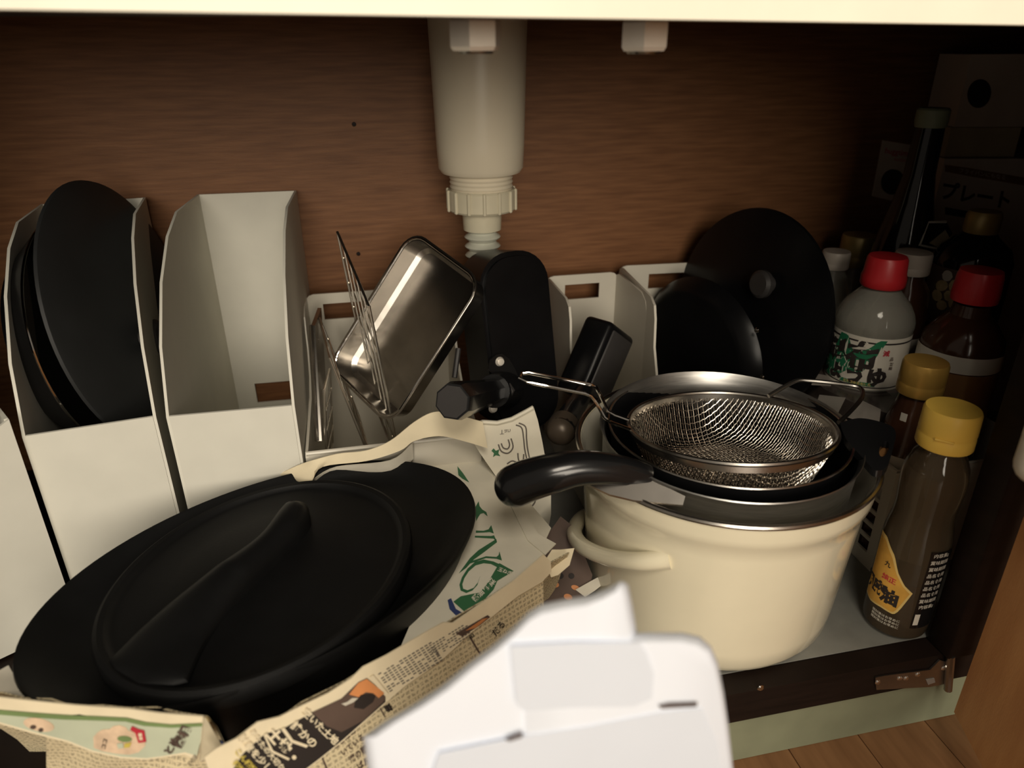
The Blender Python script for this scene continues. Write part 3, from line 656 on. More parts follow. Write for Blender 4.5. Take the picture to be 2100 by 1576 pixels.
# left flap
fl2 = [(-140, 1418), (0, 1428), (80, 1437), (160, 1445), (265, 1452), (330, 1461), (420, 1468), (418, 1490), (412, 1520), (405, 1556), (380, 1545), (345, 1550), (325, 1553), (300, 1556), (250, 1553), (190, 1540), (140, 1520), (70, 1502), (0, 1482), (-140, 1450)]
f2 = poly_px('flap', bag, 'paper', plL, fl2, .002, .0012, label='cream newspaper margin with a green band')
def pl_(pix, m, off=.0034, nm='printed_block'): return poly_px(nm, f2, m, plL, pix, off, .0003)
pl_([(-140, 1452), (0, 1462), (60, 1468), (130, 1474), (200, 1475), (260, 1477), (300, 1486), (350, 1490), (416, 1489), (412, 1520), (404, 1550), (380, 1543), (345, 1549), (325, 1552), (300, 1555), (250, 1552), (190, 1539), (140, 1519), (70, 1501), (0, 1481), (-140, 1449)], 'ink_palegreen')
pl_([(-140, 1448), (0, 1457), (60, 1462), (130, 1467), (200, 1470), (260, 1473), (300, 1482), (350, 1487), (416, 1484), (416, 1490), (350, 1493), (295, 1489), (258, 1480), (200, 1478), (130, 1476), (60, 1471), (0, 1466), (-140, 1456)], 'ink_lightgreen', .0038)
bl = [(192, 1512), (200, 1503), (210, 1497), (225, 1496), (232, 1490), (245, 1488), (258, 1492), (264, 1500), (285, 1503), (298, 1515), (298, 1530), (285, 1543), (265, 1548), (240, 1546), (210, 1541), (193, 1534)]
pl_(bl, 'ink_pinkish', .0038); pl_(ell_px((80, 1487), 32, 13, 12), 'ink_pinkish', .0038)
pl_(ell_px((256, 1516), 15, 6, 5), 'ink_lightgreen', .0042); pl_([(267, 1497), (271, 1490), (284, 1496), (296, 1499), (300, 1522), (284, 1524), (278, 1504)], 'ink_red', .0042)
pl_([(240, 1526), (252, 1524), (254, 1534), (243, 1536)], 'ink_palegreen', .0044); pl_([(256, 1526), (270, 1523), (266, 1533), (255, 1534)], 'ink_yellow', .0044)
pl_(ell_px((68, 1492), 6, 4), 'ink_brown', .0044); pl_(ell_px((84, 1498), 5, 4), 'ink_brown', .0044)
tL = lambda b, m, o, s, ang, up, bold=.03: text_px(f2, b, m, plL, o, U(ang, s), U(up, s), .0046, bold)
tL('ココ', 'ink_black', (214, 1527), 11, -78, -160); tL('農家', 'paper', (288, 1512), 8, 80, -10)
tL('因相', 'ink_brown', (372, 1512), 24, -62, -160, .05); tL('とめ', 'ink_brown', (352, 1530), 20, -60, -160, .05); tL('suu', 'ink_black', (394, 1561), 18, -52, -140, .0)
# folded corner between the two flaps
obj('corner_fold', G().prism([plL.hit(416, 1469, .0038), PZ(420, 1468, zr-.002), PZ(455, 1530, zr-.012), PZ(452, 1545, zr-.016), plL.hit(408, 1560, .0038)], nr*.0012), 'paper', bag)
obj('inner_print', G().prism([PZ(452, 1516, zr-.012), PZ(462, 1528, zr-.012), PZ(452, 1546, zr-.018), PZ(446, 1530, zr-.012)], nr*.002), 'ink_navy', bag)
# crumpled paper under the left flap and inside the left rim
g = G(); vs_ = []; nu_, nv_ = 16, 8
for i in range(nu_+1):
    for j in range(nv_+1):
        u_, v_ = i/nu_, j/nv_; x = 95+u_*330; y = 1500+v_*150+u_*30
        vs_.append(plL.hit(x, y, -.004-.012*v_+.005*math.sin(9*u_+3*v_)*math.cos(6*v_+4*u_)))
k = len(vs_); vs2 = [p-plL.n*.001 for p in vs_]; W_ = nv_+1
fs = [(i*W_+j, i*W_+j+1, (i+1)*W_+j+1, (i+1)*W_+j) for i in range(nu_) for j in range(nv_)]
g.add(vs_+vs2, fs+[tuple(reversed([q+k for q in f])) for f in fs])
obj('crumpled_sheet', g, 'newsprint', bag, uvf=uvL, ang=15)
ip_ = Plane(PZ(60, 1420, .108), (0.1, -.5, 1))
cs = poly_px('inner_sheet', bag, 'paper_grey', ip_, [(-120, 1380), (0, 1376), (18, 1366), (26, 1380), (45, 1398), (80, 1415), (110, 1428), (110, 1450), (-120, 1440)], 0, .0008)
text_px(cs, '大切な', 'ink_grey', ip_, (62, 1421), U(22, 16), U(-70, 16), .0012, .01)

# rear rim of the liner behind the roaster: wavy band
def band(name, top, bot, m, ymid, parent, label=None, uvf=None, th=.0009):
    a = smooth_pts(top, 5); b = smooth_pts(bot, 5); n_ = len(a); vs_ = []
    for p, q in zip(a, b):
        for s in (0, .33, .66, 1): vs_.append(p.lerp(q, s))
    off = V((0, th, 0)); k = len(vs_)
    fs = [(i*4+j, i*4+j+1, (i+1)*4+j+1, (i+1)*4+j) for i in range(n_-1) for j in range(3)]
    g = G().add(vs_+[p+off for p in vs_], fs+[tuple(reversed([q+k for q in f])) for f in fs]+[(i*4, (i+1)*4, (i+1)*4+k, i*4+k) for i in range(n_-1)])
    return obj(name, g, m, parent, label=label, uvf=uvf)
tp = [PZ(572, 974, .120), PZ(620, 952, .132), PZ(690, 932, .138), PZ(750, 925, .142), PZ(800, 905, .148), PZ(850, 866, .164), PZ(890, 846, .170), PZ(930, 850, .170), PZ(990, 866, .166)]
bo = [PZ(600, 985, .116), PZ(636, 990, .122), PZ(662, 958, .126), PZ(752, 946, .132), PZ(820, 925, .138), PZ(850, 905, .146), PZ(900, 895, .150), PZ(950, 905, .146), PZ(1000, 920, .142)]
band('rear_rim', tp, bo, 'paper', .2, bag)
tp2 = [PZ(640, 985, .118), PZ(690, 958, .124), PZ(800, 945, .130), PZ(846, 908, .142)]
bo2 = [p-V((0, -.004, .020)) for p in tp2]
band('rear_print', tp2, bo2, 'paper_grey', .2, bag, uvf=lambda p: (p.x, p.z))

# ---------------- folded white paper bag with green lettering
pb_ = plane3(PZ(930, 1285, .088), PZ(1150, 1125, .092), PZ(955, 880, .110))
sb = thing('paper_carrier_bag', PZ(1050, 1150, .07), 'folded white paper bag printed with green capitals beside the roaster', 'paper bag')
s1 = poly_px('bag_front', sb, 'paper_bag', pb_, [(868, 950), (880, 925), (905, 912), (962, 903), (985, 930), (1060, 1020), (1082, 1062), (1110, 1108), (1136, 1117), (1115, 1140), (1080, 1170), (1000, 1245), (930, 1300), (860, 1340), (800, 1380), (860, 1240), (885, 1100)], 0, .0012)
poly_px('bag_gusset', sb, 'paper_bag', pb_, [(962, 903), (972, 897), (988, 893), (1035, 960), (1065, 1040), (1085, 1075), (1105, 1098), (1140, 1117), (1118, 1140), (1082, 1110), (1048, 1040), (985, 930)], .0014, .001)
poly_px('bag_flap', sb, 'paper_bag', pb_, [(850, 935), (880, 915), (950, 876), (972, 897), (985, 908), (962, 903), (905, 912), (860, 945)], -.0016, .001)
obj('bag_back', G().prism([pb_.hit(x, y, -.006) for x, y in [(870, 930), (955, 880), (1130, 1085), (1100, 1150), (940, 1290), (860, 1250)]], pb_.n*.001), 'paper_bag', sb)
tb = lambda b, o, s, ang, up, bold=.0: text_px(s1, b, 'ink_green', pb_, o, U(ang, s), U(up, s*.9), .0018, bold)
poly_px('lettering', s1, 'ink_green', pb_, [(938, 957), (950, 972), (962, 990), (948, 982), (940, 975)], .0016, .0003)
for q_ in ([(975.2, 1040.5), (981.5, 1029.1), (983.6, 1039.2), (989.1, 1046.1), (997.3, 1051.2), (999.8, 1059.5), (991.7, 1052.7), (985.3, 1054.5), (980.3, 1062.1), (976.4, 1069.7)], [(975.9, 1089.2), (991.7, 1089.7), (1001.8, 1086.7), (1007.4, 1078.1), (1012.5, 1094.6), (1004.4, 1091.8), (991.7, 1092.8), (975.9, 1093.3)], [(973.9, 1099.9), (1006.9, 1100.4), (1013.2, 1098.9), (1019.1, 1112.1), (1012.0, 1105.2), (973.9, 1102.9)], [(1017.6, 1106.5), (981.5, 1129.3), (963.8, 1145.8), (953.6, 1159.8), (941.4, 1176.3), (956.1, 1165.4), (971.4, 1148.4), (989.1, 1135.7), (1019.1, 1112.8)], [(963.8, 1152.7), (996.8, 1142.0), (1018.3, 1143.3), (1022.6, 1139.5), (1024.2, 1131.9), (1029.2, 1150.2), (1018.3, 1146.6), (996.8, 1145.1), (965.0, 1156.2)], [(1023.4, 1157.8), (1012.0, 1152.7), (991.7, 1148.6), (973.9, 1153.7), (958.7, 1167.4), (947.3, 1185.2), (942.2, 1200.4), (944.7, 1211.8), (956.1, 1216.9), (968.8, 1211.8), (979.0, 1200.4), (984.6, 1183.1), (980.3, 1195.3), (971.4, 1206.8), (958.7, 1211.8), (949.8, 1208.5), (948.0, 1199.1), (952.3, 1186.4), (961.2, 1172.5), (975.2, 1160.3), (991.7, 1155.7), (1006.9, 1157.3), (1019.1, 1163.6)]):
    poly_px('lettering', s1, 'ink_green', pb_, q_, .0016, .0003)
gp = poly_px('printed_block', s1, 'ink_green', pb_, [(1024, 1156), (1053, 1172), (1020, 1192), (1012, 1210), (985, 1240), (960, 1262), (930, 1235), (945, 1224), (985, 1216), (1005, 1188)], .0016, .0003)
text_px(gp, '玉ねぎ', 'paper_bag', pb_, (1036, 1172), U(20, 10), U(-60, 10), .0022, .02); text_px(gp, '野菜', 'paper_bag', pb_, (1003, 1200), U(-50, 15), U(-140, 15), .0022, .03)
text_px(gp, '醤油', 'paper_bag', pb_, (980, 1222), U(-45, 14), U(-135, 14), .0022, .03)
poly_px('printed_block', s1, 'ink_navy', pb_, [(918, 1232), (925, 1228), (935, 1250), (960, 1265), (940, 1268), (922, 1250)], .0016, .0003)

# ---------------- brown-grey sheet with drawn letters behind the bag
dp = Plane(PY(1080, 950, .178), (-.25, -1, .25))
dz = thing('wrapping_paper', PY(1060, 1050, .19), 'crumpled grey paper with outlined letters standing behind the folded bag', 'paper')
ds_ = poly_px('sheet', dz, 'paper_bag', dp, [(955, 882), (990, 868), (1020, 868), (1050, 858), (1082, 838), (1094, 834), (1103, 862), (1112, 905), (1122, 960), (1130, 1010), (1130, 1055), (1122, 1098), (1085, 1090), (1040, 1010), (985, 930)], 0, .001)
obj('top_fold', G().tube([dp.hit(x, y, .002) for x, y in [(955, 880), (990, 866), (1020, 868), (1050, 860), (1080, 844), (1094, 836)]], .0022, 6), 'paper_bag', dz)
def outl(pix, r=.0007): obj('outlined_letter', G().tube([dp.hit(x, y, .0015) for x, y in smooth_px(pix)], r, 5), 'ink_grey', ds_)
def smooth_px(p): return [(q.x, q.y) for q in smooth_pts([(a, b, 0) for a, b in p], 5)]
outl([(1022, 912), (1028, 926), (1042, 930), (1052, 918), (1048, 900)]); outl([(1028, 910), (1032, 919), (1041, 921), (1045, 913), (1042, 902)])
outl([(1058, 872), (1070, 878), (1074, 900), (1076, 920), (1080, 940)]); outl([(1064, 868), (1078, 876), (1080, 900), (1082, 920), (1086, 940)])
outl([(1062, 930), (1064, 945), (1072, 950), (1074, 932)]); outl([(1040, 952), (1050, 946), (1060, 950), (1062, 962)]); outl([(1090, 1040), (1097, 1030), (1098, 1015)])
text_px(ds_, 'Tan', 'ink_grey', dp, (1036, 886), U(-6, 15), U(90, 13), .0014, 0)
poly_px('printed_leaf', ds_, 'ink_green', dp, [(1012, 920), (1017, 925), (1024, 922), (1022, 930), (1026, 936), (1017, 934), (1011, 938), (1013, 930), (1008, 925)], .0012, .0003)
# cream paper corner behind the right flap
poly_px('rim_corner', bag, 'paper', Plane(PZ(1150, 1140, .105), (-.2, -.7, .7)), [(1118, 1150), (1132, 1128), (1150, 1128), (1178, 1125), (1168, 1160), (1145, 1180), (1130, 1185)], 0, .001)

# ---------------- dark printed packet between paper and pot
pk_ = thing('snack_packet', PZ(1160, 1180, .01), 'dark printed food packet between the newspaper and the cream pot', 'packet')
pp = Plane(PZ(1160, 1180, .045), (-.3, -.8, .7))
pkb = poly_px('packet_body', pk_, 'ink_brown', pp, [(1115, 1110), (1150, 1060), (1175, 1080), (1195, 1130), (1215, 1180), (1205, 1230), (1170, 1260), (1120, 1280), (1108, 1200)], -.004, .004)
for c, a, b in (((1135, 1198), 12, 7), ((1180, 1206), 9, 5), ((1165, 1225), 9, 6), ((1150, 1150), 10, 5)): poly_px('printed_spot', pkb, 'ink_orange', pp, ell_px(c, a, b, 20), .0002, .0003)
for c in ((1150, 1182), (1172, 1182)): poly_px('printed_spot', pkb, 'ink_black', pp, ell_px(c, 6, 6), .0006, .0003)
poly_px('packet_fold', pk_, 'paper_grey', pp, [(1180, 1210), (1225, 1185), (1240, 1196), (1220, 1212), (1200, 1225)], .001, .001)

# ================================================================ WHITE PACKAGING IN FRONT
wy = -.205
wp = thing('plastic_packaging', (.06, wy, -.0945), 'bright white crumpled plastic packaging standing on the floor before the pot', 'packaging')
def wpt(x, y, d=0): return PY(x, y, wy+d)
foot = -.0940
def blob_to_floor(name, pix, d0, d1, m, parent):
    """outline at its back edge, rounded towards the front, standing on the room floor"""
    n_ = len(pix)+2; g = G(); rings = []; cx = sum(x for x, y in pix)/len(pix); cy = max(y for x, y in pix)
    for s, d in ((.93, d0), (.975, d0+.003), (1.0, d0+.010), (1.0, d1)):
        top = [PY(cx+(x-cx)*s, cy+(y-cy)*s, wy+d) for x, y in pix]
        rings.append(top+[V((top[-1].x, top[0].y, foot)), V((top[0].x, top[0].y, foot))])
    vs_ = [p for r_ in rings for p in r_]; fs = [(i*n_+j, i*n_+(j+1) % n_, (i+1)*n_+(j+1) % n_, (i+1)*n_+j) for i in range(3) for j in range(n_)]+[tuple(range(n_))[::-1], tuple(range(3*n_, 4*n_))]
    return obj(name, g.add(vs_, fs), m, parent, ang=60)
pk1 = [(745, 1512), (790, 1480), (850, 1445), (905, 1408), (960, 1362), (1010, 1325), (1050, 1290), (1085, 1255), (1112, 1240), (1160, 1230), (1210, 1222), (1245, 1208), (1275, 1192), (1288, 1200), (1296, 1240), (1306, 1300), (1310, 1400)]
blob_to_floor('crumpled_film', pk1, -.0018, .03, 'bright_white', wp)
pk2 = [(1060, 1330), (1150, 1312), (1250, 1302), (1330, 1298), (1400, 1298), (1435, 1306), (1458, 1326), (1472, 1360), (1484, 1420), (1494, 1490), (1504, 1580)]
tr = blob_to_floor('tray_panel', pk2, -.003, .013, 'bright_white', wp)
wpl = Plane(wpt(1200, 1400, -.0031), (0, -1, 0))
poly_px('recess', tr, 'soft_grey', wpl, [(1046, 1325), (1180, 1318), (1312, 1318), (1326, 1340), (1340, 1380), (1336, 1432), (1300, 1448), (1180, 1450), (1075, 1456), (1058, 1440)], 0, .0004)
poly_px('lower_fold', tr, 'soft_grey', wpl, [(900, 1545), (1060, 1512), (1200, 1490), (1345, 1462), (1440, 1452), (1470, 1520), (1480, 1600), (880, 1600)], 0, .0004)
poly_px('slit', tr, 'slit', wpl, [(1350, 1447), (1372, 1442), (1430, 1440), (1428, 1449), (1356, 1453)], .0006, .0004)
poly_px('slit', wp, 'slit', wpl, [(1035, 1516), (1060, 1506), (1072, 1502), (1070, 1512), (1045, 1520)], .0006, .0004)

# ================================================================ RIGHT CORNER: BASKET AND BOTTLES
bk0 = PZ(1786, 1176, 0); bx0, by0 = bk0.x, bk0.y; bx1, by1, bh = bx0+.162, by0+.195, .118
wb = thing('plastic_basket', ((bx0+bx1)/2, (by0+by1)/2, 0), 'white plastic basket with a lattice side holding bottles beside the pot', 'basket')
th = .0028
obj('bottom', G().box((bx0, by0, .0005), (bx1, by1, .003)), 'plastic_white', wb)
obj('front_wall', G().box((bx0, by0, .003), (bx1, by0+th, bh)), 'plastic_white', wb)
obj('back_wall', G().box((bx0, by1-th, .003), (bx1, by1, bh)), 'plastic_white', wb)
obj('right_wall', G().box((bx1-th, by0+th, .003), (bx1, by1-th, bh)), 'plastic_white', wb)
g = G(); L_ = by1-by0
for y0_, y1_, z0_, z1_ in [(by0+th, by0+.012, .003, bh), (by1-.012, by1-th, .003, bh), (by0+.012, by1-.012, .003, .016), (by0+.012, by1-.012, .092, bh)]: g.box((bx0, y0_, z0_), (bx0+th, y1_, z1_))
for i in range(1, 9): y_ = by0+.012+(L_-.024)*i/9; g.box((bx0+.0002, y_-.002, .016), (bx0+th-.0002, y_+.002, .092))
for i in range(1, 5): z_ = .016+.076*i/5; g.box((bx0+.0004, by0+.012, z_-.002), (bx0+th-.0004, by1-.012, z_+.002))
obj('lattice_wall', g, 'plastic_white', wb)
obj('rim', G().tube([V((bx0, by0, bh)), V((bx1, by0, bh)), V((bx1, by1, bh)), V((bx0, by1, bh))], .0028, 8, True), 'plastic_white', wb)

def face(c): return math.atan2(CAM.y-c[1], CAM.x-c[0])
def cyl_patch(c, r, z0, z1, u0, u1, m, parent, name='label', poly=None, n_=24, label=None):
    """patch of paper on a cylinder; u is arc length from the side that faces the kitchen, growing to the right"""
    t0 = face(c); g = G()
    P = lambda u, z, dr=0: V((c[0]+(r+dr)*math.cos(t0+u/r), c[1]+(r+dr)*math.sin(t0+u/r), z))
    if poly: pts = poly
    else: pts = None
    if pts is None:
        vs_ = []
        for i in range(n_+1): u = u0+(u1-u0)*i/n_; vs_ += [P(u, z0), P(u, z1)]
        fs = [(2*i, 2*i+2, 2*i+3, 2*i+1) for i in range(n_)]; g.add(vs_, fs)
    else:
        us = [u for u, z in pts]; ua, ub = min(us)+1e-6, max(us)-1e-6; vs_ = []; n_ = max(6, min(24, int((ub-ua)/.0016)))
        for i in range(n_+1):
            u = ua+(ub-ua)*i/n_; zz = []
            for (p, q), (e, f) in zip(pts, pts[1:]+pts[:1]):
                if (p-u)*(e-u) <= 0 and p != e: zz.append(q+(f-q)*(u-p)/(e-p))
            vs_ += [P(u, min(zz)), P(u, max(zz))]
        g.add(vs_, [(2*i, 2*i+2, 2*i+3, 2*i+1) for i in range(n_)])
    return obj(name, g, m, parent, label=label)
def cyl_text(parent, body, c, r, z, u0, s, m, bold=.02, ang=0, name='lettering', sx=1):
    t0 = face(c); vs_, fs = text2d(body, bold); ca, sa = math.cos(R(ang)), math.sin(R(ang)); V_ = []
    for a, b in vs_:
        a *= sx; u = u0+(a*ca-b*sa)*s; zz = z+(a*sa+b*ca)*s; V_.append(V((c[0]+r*math.cos(t0+u/r), c[1]+r*math.sin(t0+u/r), zz)))
    return obj(name, G().add(V_, fs), m, parent)
def cyl_ell(c, r, uc, zc, a, b, m, parent, name='printed_block', rot=0):
    pts = [(uc+x, zc+y) for x, y in ell_px((0, 0), a, b, rot, 18)]; return cyl_patch(c, r, 0, 0, 0, 0, m, parent, name, pts)
def bottle(name, c, z0, body, cap, bm_, cm_, label, cat='bottle', group='seasoning bottles in the right corner', ridge=True):
    t = thing(name, (c[0], c[1], z0), label, cat, group); Tb = Matrix.Translation((c[0], c[1], z0))
    b = obj('bottle_body', G().lathe(body, 40, Tb), bm_, t)
    cp = obj('cap', G().lathe(cap, 36, Tb), cm_, t)
    return t, b, cp
def capprof(r, z0, z1, step=None):
    h = z1-z0; return [(0, z0), (r*.97, z0), (r, z0+.001), (r, z0+h*.30), (r*.985, z0+h*.33), (r*.985, z0+h*.36), (r, z0+h*.40), (r*.985, z1-.003), (r*.93, z1-.0006), (0, z1)]

# sesame oil bottle
oc2 = (.4445, .0235); Hb = .222
ot, ob, ocap = bottle('oil_bottle', oc2, .001, [(0, .002), (.020, 0), (.0262, .004), (.0272, .012), (.0272, .092), (.0255, .106), (.0235, .118), (.0232, .128), (.0243, .146), (.0246, .158), (.0232, .168), (.0195, .177), (.0165, .182), (.0160, .189), (0, .189)],
    capprof(.0212, .186, .2195), 'oil_glass', 'cap_yellow', 'sesame oil bottle with yellow cap and orange label beside the dark post')
obj('liquid', G().lathe([(0, .004), (.0235, .004), (.0245, .012), (.0245, .060), (0, .060)], 32, Matrix.Translation((oc2[0], oc2[1], .001))), 'soy', ot)
lo2 = cyl_patch(oc2, .0276, 0, 0, 0, 0, 'label_gold', ot, 'label', [(-.034, .030), (-.024, .028), (-.012, .030), (-.001, .029), (.002, .034), (.0085, .056), (.001, .062), (-.006, .072), (-.012, .086), (-.024, .098), (-.034, .098)], label='orange paper label with black characters')
cyl_patch(oc2, .0278, 0, 0, 0, 0, 'label_orange', lo2, 'printed_block', [(-.033, .032), (-.024, .030), (-.012, .032), (-.002, .031), (.0005, .036), (.0065, .055), (0, .0605), (-.007, .070), (-.0135, .083), (-.024, .094), (-.033, .094)])
cyl_text(lo2, '油', oc2, .0281, .045, -.0085, .016, 'ink_black', .05); cyl_text(lo2, '胡麻', oc2, .0281, .0475, -.0255, .0150, 'ink_black', .05)
cyl_text(lo2, '純正', oc2, .0281, .062, -.012, .0065, 'ink_red', .02); cyl_text(lo2, '九', oc2, .0281, .075, -.016, .006, 'ink_black', .02)
bl_ = cyl_patch(oc2, .0275, .018, .100, .014, .036, 'dark_glass', ot, 'back_label', label='dark back label with white print')
for i in range(9): cyl_text(bl_, random.choice(['品名食用', '原材料ごま', '内容量g', '賞味期限']), oc2, .0278, .096-.0068*i, .024, .0044, 'label_white', .01)
cyl_patch(oc2, .0278, .022, .034, .0155, .020, 'label_white', bl_, 'printed_block')
for i in range(3): cyl_text(ot, '開封後はお早めに', oc2, .0276, .0235-.0036*i, -.007, .0031, 'label_white', .01)
obj('cap_notch', G().rbox((.014, .003, .0018), .0006, 1, Matrix.Translation((oc2[0], oc2[1], .1995)) @ Matrix.Rotation(face(oc2)+math.pi/2, 4, 'Z') @ Matrix.Translation((0, -.0208, 0))), 'cap_yellow', ocap)

# bottle with gold cap behind it
gc = (max(.4835, bx0+.030), max(.098, by0+.030))
gz = PY(1915, 738, gc[1]).z
gt, gb_, gcap = bottle('sauce_bottle', gc, .004, [(0, 0), (.024, 0), (.026, .004), (.026, .120), (.022, .150), (.017, .170), (.015, gz-.034), (0, gz-.034)], capprof(.0200, gz-.036, gz-.004), 'soy', 'cap_gold', 'dark sauce bottle with bronze-gold cap behind the oil bottle')
cyl_patch(gc, .0263, .075, .125, -.030, .020, 'label_white', gt)
cyl_patch(gc, .0205, .150, .168, -.010, -.004, 'label_white', gt, 'neck_label')

# kelp soy sauce
yc = (.525, .226); ytop = PY(1808, 524, .226).z
y_t, y_b, y_c = bottle('soy_sauce_bottle', yc, .0005, [(0, 0), (.034, 0), (.0385, .005), (.0390, .03), (.0390, .146), (.0383, .151), (.0383, .208), (.0392, .212), (.0388, .217), (.0365, .225), (.031, .235), (.022, .245), (.0165, .251), (.0165, .256), (0, .256)],
    [(0, .252), (.0205, .252), (.0218, .254), (.0218, .262), (.0205, .2665), (.0195, ytop-.004), (.018, ytop-.0015), (0, ytop-.001)], 'pet', 'cap_red', 'clear soy sauce bottle with red cap and green and white label')
obj('liquid', G().lathe([(0, .003), (.033, .003), (.036, .008), (.036, .125), (0, .125)], 32, Matrix.Translation((*yc, .0005))), 'soy', y_t)
ly = cyl_patch(yc, .0388, .1495, .2070, -.062, .062, 'label_white', y_t, label='white label with green brush mark and black characters')
cyl_patch(yc, .0390, .2010, .2027, -.062, .062, 'ink_black', ly, 'printed_line'); cyl_patch(yc, .0390, .1520, .1532, -.062, .062, 'ink_black', ly, 'printed_line')
cyl_patch(yc, .0391, 0, 0, 0, 0, 'label_green', ly, 'printed_block', [(-.060, .1555), (-.035, .1535), (-.026, .1575), (-.016, .1675), (-.002, .1685), (.006, .1775), (.010, .1895), (.017, .2055), (.009, .2055), (.002, .1965), (-.012, .1875), (-.020, .2015), (-.022, .2055), (-.034, .2055), (-.030, .1955), (-.045, .1825), (-.060, .1775)])
cyl_text(ly, '昆布', yc, .03915, .1860, -.0195, .031, 'label_white', .11); cyl_text(ly, 'しょうゆ', yc, .03915, .1650, -.0165, .0215, 'label_white', .12)
cyl_text(ly, '昆布', yc, .0395, .1860, -.0195, .031, 'ink_black', .05); cyl_text(ly, 'しょうゆ', yc, .0395, .1650, -.0165, .0215, 'ink_black', .055)
cyl_patch(yc, .0391, .1540, .1580, -.022, .014, 'label_green', ly, 'printed_block'); cyl_text(ly, '北海道産昆布使用', yc, .0393, .1560, -.004, .0035, 'label_gold', .01)
cyl_text(ly, '減', yc, .0393, .1920, .0185, .007, 'ink_red', .02); cyl_text(ly, '品', yc, .0393, .1855, .0255, .0045, 'ink_brown', .01); cyl_text(ly, '原材', yc, .0393, .1775, .0265, .0045, 'ink_brown', .01, 90)

def small_bottle(name, px_, y, ptop, pbot, r_cap, r_body, bm_, cm_, label, hshould=.03, zb=.004, lab=None):
    p = PY(*ptop, y); q = PY(*pbot, y); c = (p.x, y); zt_ = p.z-.004; zc = q.z+.004
    t, b, cp = bottle(name, c, zb, [(0, 0), (r_body*.95, 0), (r_body, .004), (r_body, zc-zb-hshould-.012), (r_body*.85, zc-zb-hshould*.55), (r_cap*.85, zc-zb-.006), (r_cap*.8, zc-zb+.002), (0, zc-zb+.002)], capprof(r_cap, zc-zb, zt_-zb), bm_, cm_, label)
    return t, c
t, c = small_bottle('white_cap_bottle', 0, .257, (1878, 508), (1872, 566), .0190, .0265, 'soy', 'cap_white', 'dark bottle with white ribbed cap behind the soy sauce bottle', .03)
cyl_patch(c, .0268, .10, .185, -.04, .04, 'label_white', t); cyl_patch(c, .0270, .10, .160, -.04, .04, 'ink_red', t, 'label_band')
t, c = small_bottle('vinegar_bottle', 0, .33, (1718, 507), (1718, 555), .0160, .026, 'pet', 'cap_white', 'clear bottle with small white cap next to the black lids')
t, c = small_bottle('mirin_bottle', 0, .40, (1766, 474), (1763, 548), .0215, .026, 'pet', 'cap_olive', 'bottle with olive-gold cap at the back wall')
# red capped bottle near the post, amber label
rp = PY(2016, 548, .165); rc = (rp.x, .165)
t, b, cp = bottle('red_cap_bottle', rc, .003, [(0, 0), (.036, 0), (.038, .004), (.038, .195), (.036, .212), (.027, .226), (.018, .235), (.0165, .246), (0, .246)], [(0, rp.z-.036), (.0205, rp.z-.036), (.0212, rp.z-.030), (.0200, rp.z-.012), (.0185, rp.z-.006), (0, rp.z-.005)], 'soy', 'cap_red', 'dark bottle with red cap and amber label next to the dark post')
cyl_patch(rc, .0383, .188, .205, -.055, .055, 'label_white', t); cyl_patch(rc, .0383, .12, .187, -.055, .055, 'label_brown', t, 'amber_label')
# dark bottle with gold cap and bean label
bp2 = PY(2024, 424, .258); bc = (bp2.x, .258)
t, b, cp = bottle('bean_label_bottle', bc, .0005, [(0, 0), (.038, 0), (.040, .004), (.040, .225), (.039, .262), (.034, .276), (.020, .288), (.0150, .295), (0, .295)], [(0, .292), (.0165, .292), (.0175, .296), (.0175, bp2.z-.010), (.0155, bp2.z-.005), (0, bp2.z-.004)], 'dark_glass', 'cap_olive', 'dark jar with shiny gold cap and bean patterned label')
lbn = cyl_patch(bc, .0403, .195, .258, -.05, .03, 'ink_brown', t, 'label', label='dark label with pale bean shapes')
for u, z, a, b_, r_ in ((-.020, .250, .006, .006, 0), (-.006, .252, .005, .007, -30), (-.0235, .238, .0075, .006, 20), (-.010, .241, .006, .007, 0), (-.026, .226, .007, .006, -25), (-.013, .229, .0055, .006, 30), (-.018, .217, .006, .0055, 0), (-.006, .222, .006, .006, 0)):
    cyl_ell(bc, .0406, u, z, a, b_, 'bean' if (u, z) != (-.020, .250) else 'label_white', lbn, 'printed_bean', r_)
# tall dark bottle
tp_ = PY(1918, 214, .328); tcx = (tp_.x, .328)
t, b, cp = bottle('tall_bottle', tcx, .0005, [(0, 0), (.034, 0), (.0375, .004), (.0375, .205), (.036, .235), (.030, .275), (.0215, .315), (.0165, .345), (.0150, tp_.z-.022), (0, tp_.z-.022)], [(0, tp_.z-.024), (.0158, tp_.z-.024), (.0170, tp_.z-.018), (.0168, tp_.z-.006), (.0150, tp_.z-.004), (0, tp_.z-.004)], 'dark_glass', 'cap_green', 'tall black bottle with grey-green cap rising above the other bottles')
cyl_patch(tcx, .0378, .10, .19, -.02, .05, 'label_white', t)

